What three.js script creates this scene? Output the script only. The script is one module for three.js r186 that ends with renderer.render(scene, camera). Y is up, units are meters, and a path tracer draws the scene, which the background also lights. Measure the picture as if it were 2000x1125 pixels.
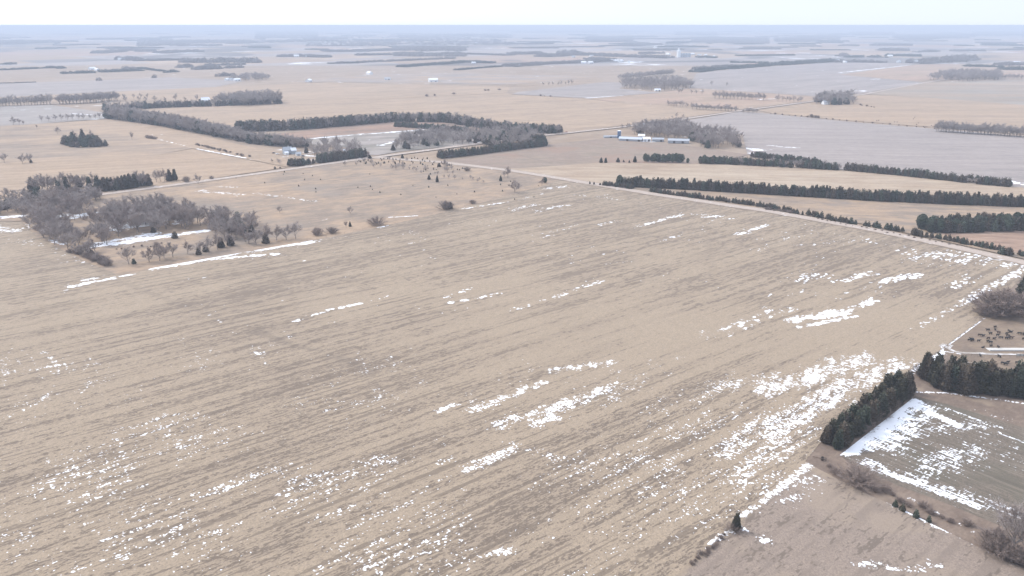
import * as THREE from 'three';
import { mergeGeometries } from 'three/addons/utils/BufferGeometryUtils.js';
import { MarchingCubes } from 'three/addons/objects/MarchingCubes.js';

// ---------------------------------------------------------------- camera, sky, sun, exposure
const scene = new THREE.Scene();
const EYE = 172, FOV = 41;                                   // drone height in metres, vertical lens angle
const FOCAL = 562.5 / Math.tan(FOV * Math.PI / 360);         // in pixels of the 2000 x 1125 survey photograph
const PITCH = Math.atan((562.5 - 49) / FOCAL);
const camera = new THREE.PerspectiveCamera(FOV, 16 / 9, 1, 300000);
camera.position.set(0, EYE, 0);
camera.lookAt(0, EYE - Math.sin(PITCH), -Math.cos(PITCH));
const renderer = new THREE.WebGLRenderer({ antialias: true });
renderer.toneMapping = THREE.LinearToneMapping;
renderer.toneMappingExposure = 2.25;
renderer.shadowMap.enabled = true;

const SUN_AZ = -45 * Math.PI / 180, SUN_EL = 36 * Math.PI / 180;
const sunDir = new THREE.Vector3(Math.sin(SUN_AZ) * Math.cos(SUN_EL), Math.sin(SUN_EL), -Math.cos(SUN_AZ) * Math.cos(SUN_EL));
const sun = new THREE.DirectionalLight(new THREE.Color(1, 0.95, 0.87), 1.5);
sun.position.copy(sunDir).multiplyScalar(3000); sun.target.position.set(0, 0, -900);
sun.castShadow = true; sun.shadow.radius = 22; sun.shadow.mapSize.set(4096, 4096);
Object.assign(sun.shadow.camera, { left: -1800, right: 1800, top: 1800, bottom: -1800, near: 10, far: 8000 });
sun.name = 'sun'; scene.add(sun, sun.target);

{ // thin high winter cloud: pale veil, whiter round the sun, a little bluer away from it
  const W = 512, Hh = 256, d = new Float32Array(W * Hh * 4);
  for (let r = 0; r < Hh; r++) {
    const up = ((r + 0.5) / Hh - 0.5) * Math.PI, y = Math.sin(up);
    for (let c = 0; c < W; c++) {
      const ro = ((c + 0.5) / W - 0.5) * 2 * Math.PI, x = Math.cos(ro) * Math.cos(up), z = Math.sin(ro) * Math.cos(up);
      const cs = Math.max(-1, Math.min(1, x * sunDir.x + y * sunDir.y + z * sunDir.z)), ang = Math.acos(cs);
      const e = Math.max(0, y), hz = Math.exp(-e * 5.5);
      const wisp = 1 + 0.05 * Math.sin(x * 9 + Math.sin(z * 7) * 1.5 + e * 26) * Math.sin(z * 6 - x * 4 + e * 17) * Math.min(1, e * 8);
      const over = 0.385 + 0.33 * e, veil = 0.30 * Math.exp(-ang * ang / 0.45) + 0.02 * (1 + cs);     // a veiled sky is brighter overhead than at the horizon
      const col = [over * 0.90 + 0.055 * hz - 0.03 + veil, over * 0.94 + 0.045 * hz + veil * 0.955, over * 1.13 + veil * 0.93];
      for (let k = 0; k < 3; k++) d[(r * W + c) * 4 + k] = col[k] * wisp;
      d[(r * W + c) * 4 + 3] = 1;
    }
  }
  const t = new THREE.DataTexture(d, W, Hh, THREE.RGBAFormat, THREE.FloatType);
  t.mapping = THREE.EquirectangularReflectionMapping; t.magFilter = THREE.LinearFilter; t.needsUpdate = true;
  scene.background = t; scene.environment = t;
}
scene.fog = new THREE.FogExp2(new THREE.Color(0.76, 0.845, 1.0), 0.000145);

// ---------------------------------------------------------------- helpers
let seed = 7;
const rnd = () => { seed = (seed + 0x6d2b79f5) | 0; let t = Math.imul(seed ^ (seed >>> 15), 1 | seed); t = (t + Math.imul(t ^ (t >>> 7), 61 | t)) ^ t; return ((t ^ (t >>> 14)) >>> 0) / 4294967296; };
const rr = (a, b) => a + (b - a) * rnd();
const clamp = (x, a = 0, b = 1) => x < a ? a : x > b ? b : x;
const sst = (a, b, x) => { const t = clamp((x - a) / (b - a)); return t * t * (3 - 2 * t); };
const ih = (x, y) => { let h = (Math.imul(x, 374761393) + Math.imul(y, 668265263)) | 0; h = Math.imul(h ^ (h >>> 13), 1274126177); return ((h ^ (h >>> 16)) & 65535) / 65535; };
const vn = (x, y) => {
  const xi = Math.floor(x), yi = Math.floor(y); let fx = x - xi, fy = y - yi; fx = fx * fx * (3 - 2 * fx); fy = fy * fy * (3 - 2 * fy);
  const a = ih(xi, yi), b = ih(xi + 1, yi), c = ih(xi, yi + 1), e = ih(xi + 1, yi + 1);
  return a + (b - a) * fx + (c - a + (a - b - c + e) * fx) * fy;
};
const fbm = (x, y) => vn(x, y) * 0.5 + vn(x * 2.03 + 17, y * 2.03 + 5) * 0.3 + vn(x * 4.1 + 3, y * 4.1 + 31) * 0.2;

// where the line of sight through a survey-photograph pixel meets the level ground: [x, z] in metres
const P = (u, v) => {
  const x = (u - 1000) / FOCAL, y = (562.5 - v) / FOCAL;
  const fw = Math.cos(PITCH) + Math.sin(PITCH) * y, dn = Math.sin(PITCH) - Math.cos(PITCH) * y;
  return [EYE * x / dn, -EYE * fw / dn];
};
const LINE = (pts) => pts.map((p) => P(p[0], p[1]));
const range = (x, z) => Math.hypot(x, z, EYE);
const tall = (px, x, z) => px * range(x, z) / FOCAL / Math.cos(Math.atan2(EYE, Math.hypot(x, z)));   // pixels -> metres of height there

const used = {};
const numbered = (n) => { const k = used[n] = (used[n] ?? -1) + 1; return k ? n + '_' + String(k).padStart(3, '0') : n; };
const tag = (o, label, category, group, kind) => { o.userData = { label }; if (category) o.userData.category = category; if (group) o.userData.group = group; if (kind) o.userData.kind = kind; return o; };
const shade = (o) => { o.traverse((m) => { if (m.isMesh) { m.castShadow = true; m.receiveShadow = true; } }); return o; };
const mat = (r, g, b, rough = 0.95, extra = {}) => new THREE.MeshStandardMaterial({ color: new THREE.Color().setRGB(r, g, b), roughness: rough, metalness: 0, ...extra });
const part = (name, geo, m, parent) => { const o = new THREE.Mesh(geo, m); o.name = name; o.castShadow = o.receiveShadow = true; parent.add(o); return o; };
const thing = (name, label, category, x, y, z, turn = 0, group) => { const g = new THREE.Group(); g.name = numbered(name); g.position.set(x, y, z); g.rotation.y = turn; tag(g, label, category, group); scene.add(g); return g; };
const bx = (w, h, d, x = 0, y = 0, z = 0, ry = 0, rz = 0, rx = 0) => { const g = new THREE.BoxGeometry(w, h, d); if (rx) g.rotateX(rx); if (rz) g.rotateZ(rz); if (ry) g.rotateY(ry); g.translate(x, y, z); return g; };
const geoOf = (pos, idx) => { const g = new THREE.BufferGeometry(); g.setAttribute('position', new THREE.Float32BufferAttribute(pos, 3)); if (idx) g.setIndex(idx); g.computeVertexNormals(); return g; };

// ---------------------------------------------------------------- ground sheets
const LUT = new Uint8Array(4097); for (let i = 0; i <= 4096; i++) { const x = i / 4096; LUT[i] = Math.round(255 * (x <= 0.0031308 ? 12.92 * x : 1.055 * Math.pow(x, 1 / 2.4) - 0.055)); }
const ALB = 0.565, SNOW = [0.80 / ALB, 0.815 / ALB, 0.85 / ALB];   // the ground tones below are relative; dry winter ground reflects about a quarter to a third
let sheetLevel = 0;
function blobField(blobs, fr, soft = 0) {          // blobs: [x0, z0, x1, z1, half width, density] -> density on a coarse grid in the sheet's own axes
  const N = 384, g = new Float32Array(N * N);
  if (!blobs || !blobs.length) return null;
  for (const [x0, z0, x1, z1, w, dn] of blobs) {
    const a0 = (x0 - fr.x) * fr.c + (z0 - fr.z) * fr.s, b0 = -(x0 - fr.x) * fr.s + (z0 - fr.z) * fr.c, a1 = (x1 - fr.x) * fr.c + (z1 - fr.z) * fr.s, b1 = -(x1 - fr.x) * fr.s + (z1 - fr.z) * fr.c;
    const lo = (v) => Math.max(0, Math.floor(v)), hi = (v) => Math.min(N - 1, Math.ceil(v)), W = w * 2.8;
    const la = b1 * 0 + (a1 - a0), lb = b1 - b0, L2 = la * la + lb * lb || 1;
    for (let j = lo((Math.min(b0, b1) - W) / fr.B * N); j <= hi((Math.max(b0, b1) + W) / fr.B * N); j++)
      for (let i = lo((Math.min(a0, a1) - W) / fr.A * N); i <= hi((Math.max(a0, a1) + W) / fr.A * N); i++) {
        const a = (i + 0.5) / N * fr.A, b = (j + 0.5) / N * fr.B, t = clamp(((a - a0) * la + (b - b0) * lb) / L2);
        const ds = Math.hypot(a - a0 - la * t, b - b0 - lb * t) / w, e = ds * (0.65 + 0.7 * vn(a / w * 0.9 + 11, b / w * 0.9)), v = dn * Math.max((1 - sst(0.3, 1.5, e)) * (0.72 + 0.42 * vn(a / 5 + 3, b / 2.4)), soft * (1 - sst(0.6, 2.7, e)));
        if (v > g[j * N + i]) g[j * N + i] = v;
      }
  }
  return (a, b) => {
    const x = clamp(a / fr.A * N - 0.5, 0, N - 1.001), y = clamp(b / fr.B * N - 0.5, 0, N - 1.001), i = x | 0, j = y | 0, fx = x - i, fy = y - j, k = j * N + i;
    return (g[k] * (1 - fx) + g[k + 1] * fx) * (1 - fy) + (g[k + N] * (1 - fx) + g[k + N + 1] * fx) * fy;
  };
}
function frameOf(poly, deg) {             // a rectangle round the sheet, its long axis along compass angle deg (0 = straight away from the camera, 90 = to the right)
  const c = Math.sin(deg * Math.PI / 180), s = -Math.cos(deg * Math.PI / 180);
  let a0 = 1e9, a1 = -1e9, b0 = 1e9, b1 = -1e9;
  for (const [x, z] of poly) { const a = x * c + z * s, b = -x * s + z * c; a0 = Math.min(a0, a); a1 = Math.max(a1, a); b0 = Math.min(b0, b); b1 = Math.max(b1, b); }
  return { c, s, A: a1 - a0, B: b1 - b0, x: a0 * c - b0 * s, z: a0 * s + b0 * c };
}
function sheet(name, label, poly, o, parent) {
  const fr = frameOf(poly, o.deg ?? 48), TW = o.tw ?? 512, TH = o.th ?? 512, data = new Uint8Array(TW * TH * 4), out = [0, 0, 0];
  const snowAt = blobField(o.snow, fr, o.soft ?? 0.3), markAt = blobField(o.marks, fr), cx = poly.reduce((t, p) => t + p[0], 0) / poly.length, cz = poly.reduce((t, p) => t + p[1], 0) / poly.length, px = Math.max(fr.A / TW, fr.B / TH, Math.min(9, 0.22 * (cx * cx + cz * cz) / 120000));
  for (let j = 0; j < TH; j++) for (let i = 0; i < TW; i++) {
    const a = (i + 0.5) / TW * fr.A, b = (j + 0.5) / TH * fr.B, x = fr.x + a * fr.c - b * fr.s, z = fr.z + a * fr.s + b * fr.c, k = (j * TW + i) * 4;
    o.paint(a, b, x, z, out, snowAt ? snowAt(a, b) : 0, markAt ? markAt(a, b) : 0, px);
    for (let q = 0; q < 3; q++) data[k + q] = LUT[clamp(out[q] * ALB * 4096, 0, 4096) | 0];
    data[k + 3] = 255;
  }
  const t = new THREE.DataTexture(data, TW, TH); t.colorSpace = THREE.SRGBColorSpace; t.magFilter = THREE.LinearFilter; t.minFilter = THREE.LinearMipmapLinearFilter; t.generateMipmaps = true; t.anisotropy = 8; t.needsUpdate = true;
  const tri = THREE.ShapeUtils.triangulateShape(poly.map(([x, z]) => new THREE.Vector2(x, -z)), []), far = Math.min(...poly.map(([x, z]) => Math.hypot(x, z)));
  const y = o.y ?? (0.02 + 0.012 * sheetLevel++ + far * 3e-5), pos = [], uv = [], idx = [];
  for (const [x, z] of poly) { pos.push(x, y, z); uv.push(((x - fr.x) * fr.c + (z - fr.z) * fr.s) / fr.A, (-(x - fr.x) * fr.s + (z - fr.z) * fr.c) / fr.B); }
  for (const [p, q, r] of tri) idx.push(p, q, r);
  const g = geoOf(pos, idx); g.setAttribute('uv', new THREE.Float32BufferAttribute(uv, 2));
  if (g.attributes.normal.getY(0) < 0) { g.setIndex(idx.reverse()); g.computeVertexNormals(); }
  const m = new THREE.Mesh(g, new THREE.MeshStandardMaterial({ map: t, roughness: o.rough ?? 0.96 })); m.receiveShadow = true;
  if (parent) { m.name = name; parent.add(m); } else { m.name = numbered(name); tag(m, label, null, null, 'structure'); scene.add(m); }
  return m;
}
const put3 = (o, c, k) => { o[0] = c[0] * k; o[1] = c[1] * k; o[2] = c[2] * k; };
const mix3 = (o, c, t) => { o[0] += (c[0] - o[0]) * t; o[1] += (c[1] - o[1]) * t; o[2] += (c[2] - o[2]) * t; };
const snowBlobs = (list) => list.map(([u0, v0, u1, v1, w, d]) => [...P(u0, v0), ...P(u1, v1), w, d]);

// dry grass, hay ground and stubble seen from far: two tones, rows, mottling, scraps of snow
function ground(c1, c2, { row = 0, rowAmp = 0, streak = 3, grain = 1, patch = 60, specks = 0, amp = 1, tint = null } = {}) {
  return (a, b, x, z, o, sn, mk, px) => {
    const g = Math.max(grain, px * 1.2), lo = fbm(x / patch + 9, z / patch), md = fbm(a / (g * 4 * streak), b / (g * 4)), hi = vn(a / (g * streak), b / g);
    let t = clamp(0.5 + ((lo - 0.5) * 1.7 + (md - 0.5) * 1.5) * amp);
    put3(o, c1, 1); mix3(o, c2, t); const k = 0.82 + 0.2 * hi + 0.12 * vn(x / g * 0.7, z / g * 0.7) + 0.5 * (md - 0.5) + 0.32 * (lo - 0.5) + 0.10 * (ih(Math.floor(a / px), Math.floor(b / px)) - 0.5); o[0] *= k; o[1] *= k; o[2] *= k;
    if (tint) mix3(o, tint, sst(0.58, 0.75, fbm(x / patch * 0.6 + 40, z / patch * 0.6 + 3)) * 0.6);
    if (row) { const r = (vn(Math.floor(b / row) * 3.7, a / 300) - 0.5) * 1.7; o[0] *= 1 + r * rowAmp; o[1] *= 1 + r * rowAmp; o[2] *= 1 + r * rowAmp; }
    if (mk > 0) mix3(o, [0.17, 0.13, 0.105], mk * (0.5 + 0.5 * hi));
    const p = sn + specks * sst(0.55, 0.8, fbm(x / 45 + 70, z / 45));
    if (p > 0.01) { const q = vn(a / (g * 2.4) + 50, b / (g * 0.9)) * 0.6 + vn(a / (g * 0.9), b / (g * 0.8) + 20) * 0.4; mix3(o, SNOW, sst(-0.06, 0.05, q - (1.02 - p * 0.80)) * 0.95); }
  };
}

// --- base ground out to the horizon
{
  const g = new THREE.CircleGeometry(90000, 96); g.rotateX(-Math.PI / 2); g.translate(0, -3, 0);
  const m = new THREE.Mesh(g, mat(0.26, 0.217, 0.178)); m.name = 'ground'; m.receiveShadow = true; scene.add(tag(m, 'flat pale farmland reaching to the hazy horizon', null, null, 'structure'));
}
const TAN = [0.485, 0.345, 0.232], TAN2 = [0.565, 0.41, 0.282], PINK = [0.50, 0.335, 0.24], GREY = [0.415, 0.35, 0.318], GREY2 = [0.47, 0.40, 0.365], BROWN = [0.35, 0.255, 0.195], BROWN2 = [0.42, 0.32, 0.24], RUST = [0.42, 0.265, 0.185], DUSK = [0.27, 0.235, 0.215], TREEC = [0.12, 0.105, 0.095];
// --- the patchwork of section farmland beyond three kilometres, too far away to tell its pieces apart
sheet('farmland', 'patchwork of tan and grey crop fields stretching to the horizon', [[-17000, -1500], [17000, -1500], [17000, -30000], [-17000, -30000]], {
  deg: 90, tw: 2048, th: 2048, y: -1, paint: (a, b, x, z, o) => {
    const u = (x + z) * 0.7071 + 311, v = (x - z) * 0.7071 + 95, S = 804, i = Math.floor(u / S), j = Math.floor(v / S); let fu = u / S - i, fv = v / S - j;
    const mode = ih(i * 3 + 1, j * 5 + 2), du = mode < 0.25 ? 0 : mode < 0.6 ? Math.floor(fu * 2) : mode < 0.75 ? Math.floor(fu * 4) : Math.floor(fu * 2), dv = mode < 0.25 ? 0 : mode < 0.42 ? 0 : mode < 0.75 ? Math.floor(fv * 2) : Math.floor(fv * 3);
    const r = ih(i * 17 + du * 5 + 3, j * 13 + dv * 7 + 1), c = r < 0.28 ? TAN : r < 0.42 ? TAN2 : r < 0.56 ? PINK : r < 0.72 ? GREY2 : r < 0.88 ? GREY : DUSK;
    put3(o, c, 0.8 + 0.4 * fbm(x / 140, z / 140));
    const eu = Math.min(fu, 1 - fu) * S, ev = Math.min(fv, 1 - fv) * S; if (eu < 9 || ev < 9) mix3(o, [0.6, 0.56, 0.54], 0.45);
    const creek = Math.abs(fbm(x / 5200 + 4, z / 5200 + 8) - 0.5), wood = sst(0.02, 0.008, creek - 0.012 * fbm(x / 700, z / 700)) * sst(0.35, 0.5, fbm(x / 260, z / 260));
    mix3(o, TREEC, Math.max(wood, sst(0.66, 0.7, fbm(x / 900 + 31, z / 1500 + 11)) * sst(0.3, 0.5, vn(x / 90, z / 90))) * 0.85);
    if (ih(Math.floor(u / 201), Math.floor(v / 201)) > 0.955) mix3(o, SNOW, 0.75 * sst(0.5, 0.62, fbm(x / 60, z / 60)));
  },
});
// --- nearer prairie under the single fields
sheet('prairie', 'dry winter grassland between the fields and roads', [[-1900, 60], [1900, 60], [1900, -1500], [3900, -3600], [-3900, -3600], [-1900, -1500]], { deg: 48, tw: 1024, th: 1024, y: -0.4, paint: ground(TAN, BROWN2, { row: 60, rowAmp: 0.1, streak: 2, grain: 2, patch: 120, specks: 0.35 }) });

// --- single fields, from the far ones to the near ones
const F = (name, label, px, o) => sheet(name, label, LINE(px), o);
F('grey_field', 'pale grey harvested field below the far groves', [[-300, 196], [-300, 178], [0, 163], [180, 157], [330, 151], [480, 158], [420, 170], [200, 180], [0, 190]], { deg: 60, paint: ground(GREY2, GREY, { row: 40, rowAmp: 0.1, streak: 4, grain: 3, specks: 0.2 }) });
F('tan_field', 'wide tan field in front of the far grove on the left', [[-300, 196], [0, 190], [200, 180], [420, 169], [640, 161], [1000, 170], [990, 181], [560, 203], [230, 195], [0, 203]], { deg: 60, paint: ground(TAN2, TAN, { row: 45, rowAmp: 0.08, streak: 4, grain: 3 }) });
F('grey_field', 'smooth grey field behind the thin pale track', [[520, 165], [640, 154], [730, 144], [900, 143], [1180, 150], [1000, 165], [640, 160]], { deg: 70, paint: ground(GREY2, TAN, { row: 40, rowAmp: 0.1, streak: 4, grain: 3, snow: 0, specks: 0.3 }), snow: snowBlobs([[590, 154, 720, 146, 4, 0.9], [700, 141, 760, 141, 5, 0.8], [860, 139, 870, 139, 8, 0.8]]) });
F('grey_field', 'pale lavender grey field west of the round grove', [[1000, 184], [1010, 180], [1180, 160], [1230, 162], [1210, 173], [1290, 181], [1150, 192]], { deg: 60, paint: ground(GREY2, GREY, { row: 30, rowAmp: 0.08, streak: 4, grain: 3 }), snow: snowBlobs([[1140, 192, 1215, 187, 5, 0.9], [1215, 187, 1290, 184, 3, 0.9], [1222, 189, 1232, 191, 4, 1]]) });
F('grey_field', 'large grey field under the long far belt', [[1345, 172], [1360, 143], [1440, 134], [1640, 122], [1800, 124], [1650, 146], [1570, 142], [1640, 146], [1805, 161], [1680, 183], [1600, 188], [1440, 178]], { deg: 50, tw: 1024, paint: ground(GREY2, GREY, { row: 50, rowAmp: 0.12, streak: 5, grain: 3, specks: 0.25 }), snow: snowBlobs([[1640, 142, 1790, 126, 6, 0.95], [1700, 155, 1760, 153, 16, 0.5], [1790, 158, 1806, 153, 24, 0.85], [1670, 176, 1690, 178, 14, 0.5]]) });
F('tan_field', 'tan slope beside the snowy far road', [[1640, 146], [1790, 126], [2200, 122], [2200, 152], [1960, 152], [1815, 156], [1800, 160]], { deg: 50, paint: ground(TAN2, PINK, { row: 50, rowAmp: 0.1, streak: 4, grain: 3 }) });
F('banded_field', 'banded tan and green-grey field right of the far road', [[1690, 184], [1815, 161], [1960, 157], [2200, 160], [2200, 222], [2000, 205], [1800, 190]], { deg: 93, paint: ground(TAN2, [0.38, 0.33, 0.28], { row: 70, rowAmp: 0.2, streak: 8, grain: 3, patch: 400 }) });
F('tan_field', 'warm tan pasture where the small dark herd grazes', [[1480, 216], [1600, 198], [1690, 185], [1800, 190], [2000, 205], [2200, 222], [2200, 290], [2000, 263], [1830, 249], [1660, 236], [1500, 220]], { deg: 93, tw: 1024, paint: ground(TAN2, TAN, { row: 30, rowAmp: 0.1, streak: 8, grain: 2 }) });
F('tan_field', 'tan strip between two bare tree rows', [[1290, 182], [1350, 172], [1440, 178], [1600, 190], [1590, 196], [1450, 214], [1380, 208], [1230, 203], [1150, 193]], { deg: 60, paint: ground(TAN2, PINK, { row: 30, rowAmp: 0.1, streak: 5, grain: 2, specks: 0.25 }), snow: snowBlobs([[1370, 177, 1390, 176, 6, 0.95], [1480, 194, 1515, 193, 3, 0.8]]) });
F('tan_field', 'broad tan field behind the long cedar windbreak', [[230, 218], [340, 209], [560, 203], [990, 182], [1000, 185], [1150, 194], [1230, 203], [1380, 209], [1440, 216], [1110, 259], [1000, 254], [900, 236], [700, 240], [460, 252], [330, 232]], { deg: 62, tw: 1024, th: 1024, paint: ground(TAN2, TAN, { row: 14, rowAmp: 0.09, streak: 5, grain: 1.5, patch: 140 }), marks: snowBlobs([[1000, 184, 1300, 203, 3, 0.6], [1140, 213, 1330, 228, 2.5, 0.6], [880, 183, 980, 178, 4, 0.45], [560, 205, 700, 202, 10, 0.35]]) });
F('grey_field', 'smooth grey harvested field behind the cedar rows', [[1290, 244], [1445, 218], [1500, 222], [1660, 238], [1830, 252], [2000, 267], [2300, 292], [2300, 400], [1975, 364], [1640, 331], [1460, 302], [1450, 262], [1350, 256]], { deg: 96, tw: 1024, th: 1024, paint: ground(GREY2, GREY, { row: 5, rowAmp: 0.1, streak: 8, grain: 1.2, patch: 150, specks: 0.12 }), snow: snowBlobs([[1440, 288, 1480, 293, 9, 0.9], [1500, 284, 1560, 290, 8, 0.5], [1975, 355, 2010, 362, 10, 0.8], [1730, 283, 1760, 285, 6, 0.4], [1460, 298, 1500, 305, 6, 0.7]]) });
F('grey_field', 'pale grey field on the far left edge', [[-300, 255], [-300, 216], [100, 205], [205, 220], [205, 232], [60, 243], [0, 246]], { deg: 70, paint: ground(GREY2, [0.40, 0.36, 0.32], { row: 12, rowAmp: 0.1, streak: 5, grain: 2, specks: 0.35 }), snow: snowBlobs([[80, 213, 100, 213, 3, 0.8], [130, 222, 180, 224, 12, 0.5]]) });
F('pasture', 'dull tan pasture with scattered bare trees on the left', [[-300, 330], [-300, 255], [0, 246], [60, 243], [210, 258], [375, 290], [300, 304], [0, 320]], { deg: 70, tw: 1024, paint: ground(BROWN2, TAN, { row: 9, rowAmp: 0.05, streak: 4, grain: 1.2, patch: 90 }), marks: snowBlobs([[50, 284, 85, 286, 2, 0.6]]) });
F('hay_field', 'pale hay field beneath the diagonal tree belt', [[60, 243], [215, 233], [320, 248], [470, 283], [560, 300], [600, 318], [560, 326], [375, 290], [210, 258]], { deg: 70, tw: 1024, paint: ground(TAN2, TAN, { row: 8, rowAmp: 0.1, streak: 5, grain: 1.2, patch: 90 }), snow: snowBlobs([[300, 270, 390, 292, 2.2, 0.55], [390, 292, 480, 309, 2.6, 0.85], [480, 309, 550, 324, 2, 0.4], [295, 262, 310, 264, 10, 0.3]]) });
F('hay_field', 'pale striped hay field behind the roadside trees', [[-300, 388], [-300, 330], [0, 320], [300, 304], [375, 291], [560, 327], [400, 351], [200, 378], [-60, 412]], { deg: 70, tw: 1024, th: 1024, paint: ground(TAN2, TAN, { row: 6, rowAmp: 0.13, streak: 6, grain: 1, patch: 70 }) });
F('rust_field', 'rust brown grass field inside the cedar windbreaks', [[510, 266], [640, 250], [770, 238], [900, 240], [1010, 256], [940, 264], [800, 254], [600, 272], [530, 274]], { deg: 75, paint: ground(BROWN, RUST, { row: 10, rowAmp: 0.12, streak: 6, grain: 1.2, patch: 50 }) });
F('plot', 'snow dusted grey-green plot inside the windbreaks', [[590, 273], [640, 266], [830, 252], [960, 260], [940, 280], [780, 296], [740, 303], [650, 300]], { deg: 75, paint: ground([0.36, 0.32, 0.265], GREY2, { row: 6, rowAmp: 0.15, streak: 6, grain: 1, specks: 0.3 }), snow: snowBlobs([[590, 272, 700, 263, 5, 0.8], [700, 263, 840, 253, 7, 0.7], [690, 285, 770, 278, 8, 0.35], [745, 284, 768, 277, 6, 0.85]]) });
F('farmyard', 'worn snowy farmyard round the blue house', [[545, 302], [560, 290], [640, 282], [720, 296], [715, 309], [575, 322]], { deg: 75, paint: ground(BROWN2, TAN, { grain: 0.8, patch: 20 }), snow: snowBlobs([[525, 305, 560, 306, 5, 0.6], [540, 316, 560, 318, 4, 0.5], [590, 304, 615, 305, 3.5, 0.95], [592, 298, 625, 294, 2, 0.8], [640, 288, 670, 290, 5, 0.6], [560, 311, 610, 313, 4, 0.4]]) });
F('rough_pasture', 'brown rough pasture below the farm with the silo', [[870, 316], [1000, 292], [1065, 283], [1200, 268], [1345, 285], [1460, 302], [1400, 321], [1170, 319], [1020, 330], [900, 325]], { deg: 85, tw: 1024, paint: ground(BROWN2, BROWN, { row: 0, streak: 5, grain: 1, patch: 40, amp: 1.4, tint: RUST }), snow: snowBlobs([[1185, 266, 1212, 270, 3, 0.8], [1242, 276, 1290, 278, 3, 0.8], [1320, 281, 1350, 283, 3, 0.9], [1400, 292, 1440, 296, 4, 0.5]]), marks: snowBlobs([[1010, 302, 1075, 319, 2, 0.35]]) });
F('tan_field', 'smooth straw coloured field between the two cedar belts', [[870, 330], [1020, 329], [1170, 318], [1400, 321], [1640, 332], [1975, 364], [2300, 405], [2300, 440], [2000, 402], [1205, 363], [1110, 350], [960, 333]], { deg: 95, tw: 1024, paint: ground(TAN2, [0.55, 0.435, 0.32], { row: 5, rowAmp: 0.07, streak: 8, grain: 1, patch: 90, amp: 0.8 }) });
F('grass_strip', 'mottled brown prairie grass below the tall cedar row', [[1100, 349], [1205, 362], [2000, 401], [2300, 436], [2300, 620], [2000, 506], [1700, 440], [1400, 394], [1240, 372]], { deg: 98, tw: 1024, th: 1024, paint: ground(BROWN2, TAN, { streak: 5, grain: 0.8, patch: 22, amp: 1.5, tint: [0.33, 0.265, 0.215] }), marks: snowBlobs([[1180, 363, 1235, 372, 3, 0.3]]) });
F('rust_field', 'reddish brown field below the dark cedar block', [[1835, 457], [1880, 452], [2000, 446], [2300, 440], [2300, 610], [1990, 495]], { deg: 98, paint: ground(RUST, PINK, { row: 8, rowAmp: 0.1, streak: 4, grain: 0.8, patch: 30 }) });
// pasture between road and stubble, with the grove
F('pasture', 'dry grass pasture sloping down from the crossroads to the stubble', [[-400, 490], [-300, 424], [0, 402], [170, 383], [400, 352], [560, 331], [735, 308], [860, 316], [1000, 335], [1095, 352], [1066, 362], [1000, 381], [880, 412], [750, 442], [600, 472], [300, 524], [235, 540], [160, 508], [75, 464], [40, 432], [-60, 436], [-300, 470]], {
  deg: 60, tw: 2048, th: 1024, paint: ground(BROWN2, TAN, { streak: 3, grain: 0.7, patch: 45, amp: 1.2, tint: [0.35, 0.29, 0.24] }),
  snow: snowBlobs([[388, 373, 470, 381, 6, 0.5], [430, 365, 455, 366, 4, 0.6], [500, 378, 620, 394, 4, 0.45], [190, 480, 250, 473, 6, 1.1], [250, 473, 330, 460, 8, 1], [200, 476, 300, 458, 9, 0.8], [330, 460, 400, 452, 5, 1], [85, 428, 130, 420, 9, 1.1], [150, 424, 175, 417, 9, 1.1], [215, 445, 300, 432, 16, 0.95], [275, 428, 300, 412, 9, 0.6], [340, 420, 360, 415, 5, 0.8], [0, 425, 40, 423, 6, 0.95], [60, 440, 90, 450, 6, 0.5], [100, 470, 125, 478, 4, 0.7], [345, 438, 352, 418, 4, 0.6], [760, 425, 815, 422, 1.2, 0.9], [630, 430, 645, 428, 2, 0.6], [590, 432, 610, 440, 5, 0.2]]),
});

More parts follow.
